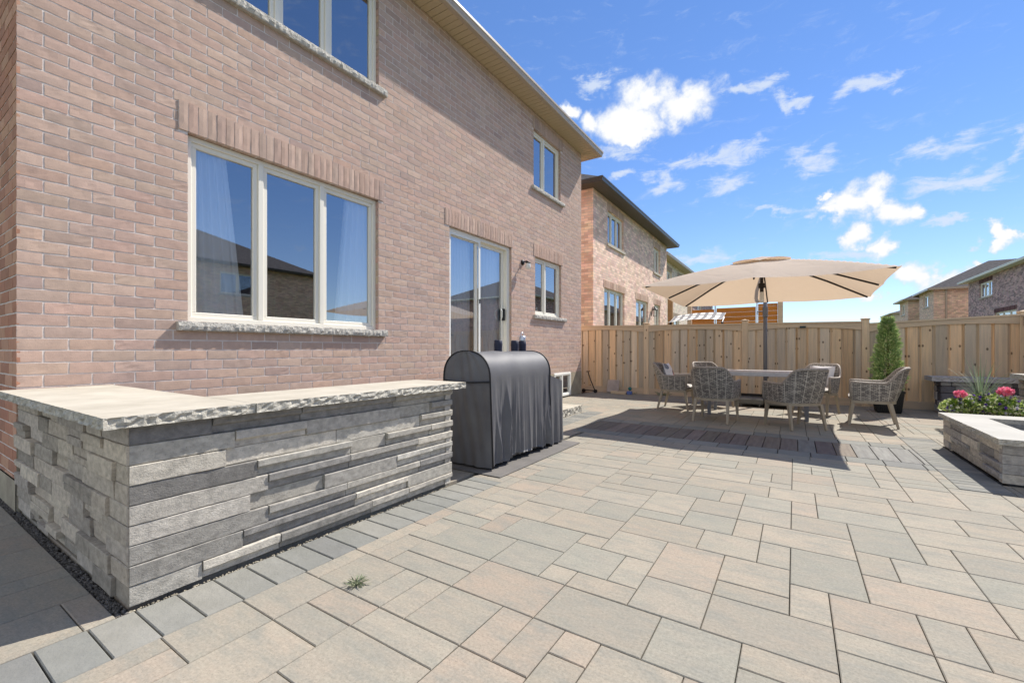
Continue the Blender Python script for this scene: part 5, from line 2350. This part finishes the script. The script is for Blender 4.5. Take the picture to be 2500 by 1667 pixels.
weed((-1.80, 1.38, .0), .05, 130, 'small grey green weed growing from a joint near the counter', 1, 'weeds in the paving')
weed((-2.75, 11.1, .0), .14, 70, 'leafy weed at the foot of the fence behind the left chair', 2, 'weeds in the paving')
weed((-3.45, 11.14, .0), .07, 30, 'tiny weed at the fence foot near the second post', 3, 'weeds in the paving')
# kick scooter leaning by the corner
sct = empty('kick_scooter', (-4.45, 10.75, 0), 'black kick scooter leaning beside the house corner', 'scooter')
mb = MB()
mb.bar((-.22, 0, .07), (.02, .02, .06), .09, .02)
mb.build('deck', MAT['black'], sct)
mb = MB()
mb.tube([(.06, .02, .06), (-.06, 0, .35), (-.13, 0, .56)], .014, 8)
mb.build('steering_tube', MAT['black'], sct)
mb = MB()
mb.tube([(-.13, -.12, .56), (-.13, .12, .56)], .010, 8)
mb.build('handlebar', MAT['black'], sct)
for x in (.07, -.26):
    mb = MB()
    mb.tube([(x, .005, .05), (x, .035, .05)], .05, 16)
    mb.build('wheel', MAT['black'], sct)
# flat stone propped at the fence, toys
mb = MB()
mb.box(-.16, -.02, 0, .16, .02, .33, bev=.006)
o = mb.build('paving_slab', M('loose_slab', c(176, 162, 154), c(156, 146, 140), 6, .9, .4, 60))
o.location = (-4.0, 11.0, .02)
o.rotation_euler = (R(-17), 0, 0)
tag(o, 'loose pinkish paving slab leaning against the fence', 'slab')
mb = MB()
mb.box(-.2, -.05, 0, .2, .05, .07, bev=.006)
o = mb.build('wood_offcut', MAT['wood_plain'])
o.location = (-3.78, 10.85, .002)
tag(o, 'short wood offcut lying at the fence foot', 'wood block')
mb = MB()
mb.box(-.06, -.05, 0, .06, .05, .085, bev=.01)
o = mb.build('toy_tub', MAT['blue'])
o.location = (-3.5, 10.85, .002)
tag(o, 'small blue plastic toy tub by the fence', 'toy')
mb = MB()
mb.lathe([(0, 0), (.03, .01), (.05, .05), (.03, .09), (0, .1)], 0, 0, 14)
o = mb.build('toy_ball', MAT['teal'], smooth=True)
o.location = (-3.52, 10.95, .09)
tag(o, 'small teal toy ball near the blue tub', 'toy')


# ------------------------------------------------------------------ neighbours
def simple_house(name, label, x0, y0, x1, y1, zt, wmat, smat, gmat, ov, wins, sgn, pitch=R(30), roof=True, side_mat=None, lintels=True, pal=None, group=None, wall_d=.0):
    """wins: list of (y0,y1,z0,z1,splits) in the wall that faces the yard (x1 if sgn>0, x0 if sgn<0)"""
    root = empty(name, ((x0 + x1) / 2, (y0 + y1) / 2, 0), label, 'house', group)
    inv = Matrix.Translation(-root.location)
    xw = x1 if sgn > 0 else x0
    mb = MB()
    hs = [(w[0] - y0, w[1] - y0, w[2], w[3]) for w in wins]
    if sgn > 0:
        holed_plane(mb, (xw, y0, 0), (0, 1, 0), (1, 0, 0), y1 - y0, -.06, zt, hs, 0)
    else:
        holed_plane(mb, (xw, y1, 0), (0, -1, 0), (-1, 0, 0), y1 - y0, -.06, zt, [(y1 - w[1], y1 - w[0], w[2], w[3]) for w in wins], 0)
    xo = x0 if sgn > 0 else x1
    mb.quad((xw, y0, -.06), (xo, y0, -.06), (xo, y0, zt), (xw, y0, zt))
    mb.quad((xo, y0, -.06), (xo, y1, -.06), (xo, y1, zt), (xo, y0, zt))
    mb.quad((xo, y1, -.06), (xw, y1, -.06), (xw, y1, zt), (xo, y1, zt))
    for w in wins:
        for yy in (w[0], w[1]):
            mb.quad((xw, yy, w[2]), (xw - sgn * .12, yy, w[2]), (xw - sgn * .12, yy, w[3]), (xw, yy, w[3]))
        mb.quad((xw, w[0], w[3]), (xw, w[1], w[3]), (xw - sgn * .12, w[1], w[3]), (xw - sgn * .12, w[0], w[3]))
    mb.build('wall', wmat, root)
    for w in wins:
        f_ = window(root, xw, w[0], w[1], w[2], w[3], w[4], sgn=sgn, rec=.1, fw=.06, gmat=MAT['glass_far'])
        sb = MB()
        xa, xb = sorted((xw - sgn * .1, xw + sgn * .05))
        sb.box(xa, w[0] - .08, w[2] - .09, xb, w[1] + .08, w[2] - .002)
        sb.build('sill', MAT['sill'] if pal is None else MAT['stucco'], f_)
        if lintels:
            soldier((xw, 0, 0), (0, 1, 0), (sgn, 0, 0), w[0] - .08, w[1] + .08, w[3] + .002, w[3] + .25, f_, MAT['brick'], pal=pal or BRP, seed=int(w[0] * 10), out=.012)
        roomlet(root, xw, w[0], w[1], w[2], w[3], sgn=sgn, depth=1.5, pad=.05)
    X0a, Y0a, X1a, Y1a = x0 - ov, y0 - ov, x1 + ov, y1 + ov
    if smat:
        eaves(root, x0, y0, x1, y1, zt, ov, smat, gmat, ribs=.15 if sgn > 0 else 50)
    if roof:
        hip_roof(X0a - .04, Y0a - .04, X1a + .04, Y1a + .04, zt + .115, pitch).build('roof', MAT['shingle'], root)
    for ch in root.children:
        ch.matrix_parent_inverse = inv
    return root


PB = [c(214, 182, 162), c(204, 170, 150), c(220, 192, 170), c(196, 162, 144)]
h2 = simple_house('neighbour_house', 'orange pink brick house with dark eaves behind the fence', -16.3, 12.85, -5.3, 22.2, 6.2, MAT['brick_pink'], MAT['soffit_dark'], MAT['gutter_dark'], .4,
                  [(14.12, 15.75, 4.72, 5.85, (14.66, 15.2)), (19.85, 20.95, 4.62, 5.74, (20.4,)), (13.8, 15.85, 1.1, 3.2, (14.5, 15.18)), (17.25, 18.95, .7, 3.15, (18.1,)), (19.95, 20.95, 1.2, 3.17, (20.45,))], 1, pal=PB, pitch=R(32))
wl2 = empty('wall_lantern', (-5.3, 19.45, 2.85), 'black lantern on the brick neighbour house wall above the fence', 'lamp')
mb = MB()
mb.tube([(.01, 0, -.25), (.03, 0, .0), (.06, 0, .12), (.14, 0, .14)], .018, 8)
mb.build('bracket', MAT['black'], wl2)
mb = MB()
mb.lathe([(.0, .15), (.03, .12), (.12, .03), (.12, .01), (0, .01)], .16, 0, 8)
for (a, b) in ((1, 1), (1, -1), (-1, 1), (-1, -1)):
    mb.bar((.16 + a * .075, b * .075, .01), (.16 + a * .06, b * .06, -.26), .012, .012)
mb.box(.09, -.07, -.275, .23, .07, -.26)
mb.build('cage', MAT['black'], wl2)
h3 = simple_house('neighbour_house', 'grey buff brick house with pale eaves beyond the pink brick house', -17, 24.4, -6.15, 33, 6.2, MAT['brick_buff'], MAT['soffit'], MAT['gutter'], .4,
                  [(25.6, 27.0, 4.6, 5.7, (26.3,)), (28.6, 29.8, 4.6, 5.7, (29.2,)), (27, 29, 1, 3.1, (28,))], 1, pal=[c(190, 170, 150), c(170, 152, 134)])
simple_house('neighbour_house', 'distant brick house seen between the parasol and the privacy screen', -18, 37, -6.8, 47, 6.0, MAT['brick_plum'], MAT['soffit'], MAT['gutter'], .4,
             [(38.5, 40.5, 1.3, 3.0, (39.5,)), (42, 44, 1.3, 3.0, (43,)), (39, 41, 4.4, 5.5, (40,))], 1, lintels=False)
# right hand row
simple_house('neighbour_house', 'plum brown brick house with pale eaves at the far right', 10.9, 34.5, 22, 45.9, 6.05, MAT['brick_plum'], MAT['white'], MAT['white'], .4,
             [(41.23, 43.6, 4.7, 5.72, (42.05, 42.8)), (37.5, 40.8, 1.3, 3.5, (38.6, 39.7))], -1, pal=[c(126, 94, 92), c(100, 74, 76)], pitch=R(25))
bh = simple_house('neighbour_house', 'tan brick house with grey hip roof left of the plum brick house', 9.7, 49.48, 22, 54.44, 6.15, MAT['brick_tan'], None, None, .4,
                  [(51.0, 52.85, 4.8, 5.8, (51.7,))], -1, roof=False, lintels=False)
mb = MB()
A, B, C_, D_, E_ = (9.3, 49.1, 6.2), (22.3, 49.1, 6.2), (22.3, 58.5, 6.2), (11.3, 58.5, 6.2), (9.3, 54.9, 6.2)
P1, P2 = (14, 53.8, 8.75), (17.6, 53.8, 8.75)
for p in ([A, B, P2, P1], [B, C_, P2], [C_, D_, P1, P2], [D_, E_, P1], [E_, A, P1]):
    mb.poly(p)
o = mb.build('roof', MAT['shingle'], bh)
o.matrix_parent_inverse = Matrix.Translation(-bh.location)
mb = MB()
for a, b in ((A, B), (E_, A), (D_, E_)):
    mb.bar((a[0], a[1], 6.12), (b[0], b[1], 6.12), .1, .16)
mb.poly([(9.3, 49.1, 6.15), (22.3, 49.1, 6.15), (22.3, 54.9, 6.15), (9.3, 54.9, 6.15)])
o = mb.build('gutter', MAT['gutter'], bh)
o.matrix_parent_inverse = Matrix.Translation(-bh.location)
mb = MB()
mb.box(10.4, 49.36, 0, 10.5, 49.47, 6.1)
o = mb.build('downspout', MAT['gutter'], bh)
o.matrix_parent_inverse = Matrix.Translation(-bh.location)
simple_house('neighbour_house', 'smaller tan brick house farther left along the right hand row', 9.7, 59.2, 21, 63.4, 6.1, MAT['brick_tan'], MAT['soffit'], MAT['gutter'], .4,
             [(60.7, 62.5, 4.75, 5.85, (61.6,))], -1, lintels=False, pitch=R(28))
simple_house('neighbour_house', 'pale far house with low roof just above the fence line', 12.2, 84, 24, 92, 6.3, MAT['stucco'], MAT['soffit'], MAT['gutter'], .4,
             [(85, 86.2, 4.4, 5.6, ()), (88, 89.2, 4.4, 5.6, ())], -1, lintels=False, pitch=R(18))
# house mirrored in the window panes
simple_house('neighbour_house', 'brick house across the side fence, outside the picture on the right', 18.5, 2, 29, 18, 6.1, MAT['brick_tan'], MAT['soffit_dark'], MAT['gutter_dark'], .4,
             [(6, 8, 4.4, 5.7, (7,)), (12, 14, 4.4, 5.7, (13,)), (8, 11, 1, 3.1, (9.5,))], -1, lintels=False, pitch=R(27))

# privacy screen, pergola post and swing canopy behind the fence
scr = empty('privacy_screen', (-1.6, 15, 0), 'varnished slatted privacy screen with posts behind the fence', 'screen')
for (a, b, zt) in ((-2.78, -2.13, 2.40), (-2.06, -.98, 2.44), (-.92, -.42, 2.50)):
    mb = MB()
    z = .3
    while z < zt - .05:
        f_ = rnd.uniform(.85, 1.12)
        mb.tint = (f_, f_, f_, rnd.random())
        mb.box(a + 1.6, -.015, z, b + 1.6, .015, min(z + .138, zt), bev=.003)
        z += .142
    mb.build('slat_panel', MAT['screen'], scr)
for (x, w, h_, m_) in ((-2.86, .12, 2.62, 'wood_plain'), (-2.095, .03, 2.75, 'silver'), (-.95, .03, 2.8, 'silver'), (-.35, .13, 2.72, 'wood_plain')):
    mb = MB()
    mb.box(x + 1.6 - w / 2, -.06, -.06, x + 1.6 + w / 2, .06, h_)
    mb.build('post', MAT[m_], scr)
mb = MB()
mb.tint = (.62, .48, .32, .4)
mb.box(-.07, -.07, -.06, .07, .07, 3.1)
pp = mb.build('pergola_post', MAT['wood_plain'])
pp.location = (-3.3, 14.3, 0)
tag(pp, 'brown timber post standing behind the fence left of the swing canopy', 'post')


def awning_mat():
    m = M('canopy_sun_squares', c(150, 150, 152), None, rough=.85)
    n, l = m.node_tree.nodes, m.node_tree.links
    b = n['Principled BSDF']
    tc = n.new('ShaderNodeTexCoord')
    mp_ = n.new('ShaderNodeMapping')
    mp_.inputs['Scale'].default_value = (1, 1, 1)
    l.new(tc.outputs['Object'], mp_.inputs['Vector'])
    br = n.new('ShaderNodeTexBrick')  # pale squares paint in sunlight falling between overhead slats
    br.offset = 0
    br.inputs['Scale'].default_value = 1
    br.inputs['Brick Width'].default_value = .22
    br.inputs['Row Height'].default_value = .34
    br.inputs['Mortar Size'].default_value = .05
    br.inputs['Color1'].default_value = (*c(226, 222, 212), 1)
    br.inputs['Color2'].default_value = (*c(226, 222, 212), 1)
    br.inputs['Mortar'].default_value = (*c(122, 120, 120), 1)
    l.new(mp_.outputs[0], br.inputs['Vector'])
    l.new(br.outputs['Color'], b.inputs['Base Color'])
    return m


sw = empty('garden_swing', (-2.4, 13.5, 0), 'garden swing with sunlight squares painted on its grey canopy behind the fence', 'swing')
mb = MB()
rows = []
for j in range(6):
    s = j / 5
    rows.append([(-.72 + 1.44 * i / 12, -.55 + 1.1 * s, 1.90 + .26 * s - .05 * math.sin(PI * s) + .05 * math.sin(PI * i / 12) + .05 * i / 12) for i in range(13)])
mb.grid(rows)
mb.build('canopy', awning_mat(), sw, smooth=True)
for x in (-.7, .7):
    mb = MB()
    mb.tube([(x, -.5, -.06), (x, -.1, 1.9), (x, .3, 2.05)], .025, 8)
    mb.tube([(x, .6, -.06), (x, .0, 1.9)], .025, 8)
    mb.build('frame', MAT['metal_dark'], sw)
mb = MB()
mb.box(-.65, -.3, .42, .65, .25, .5, bev=.02)
mb.build('seat', MAT['grey_cloth'], sw)
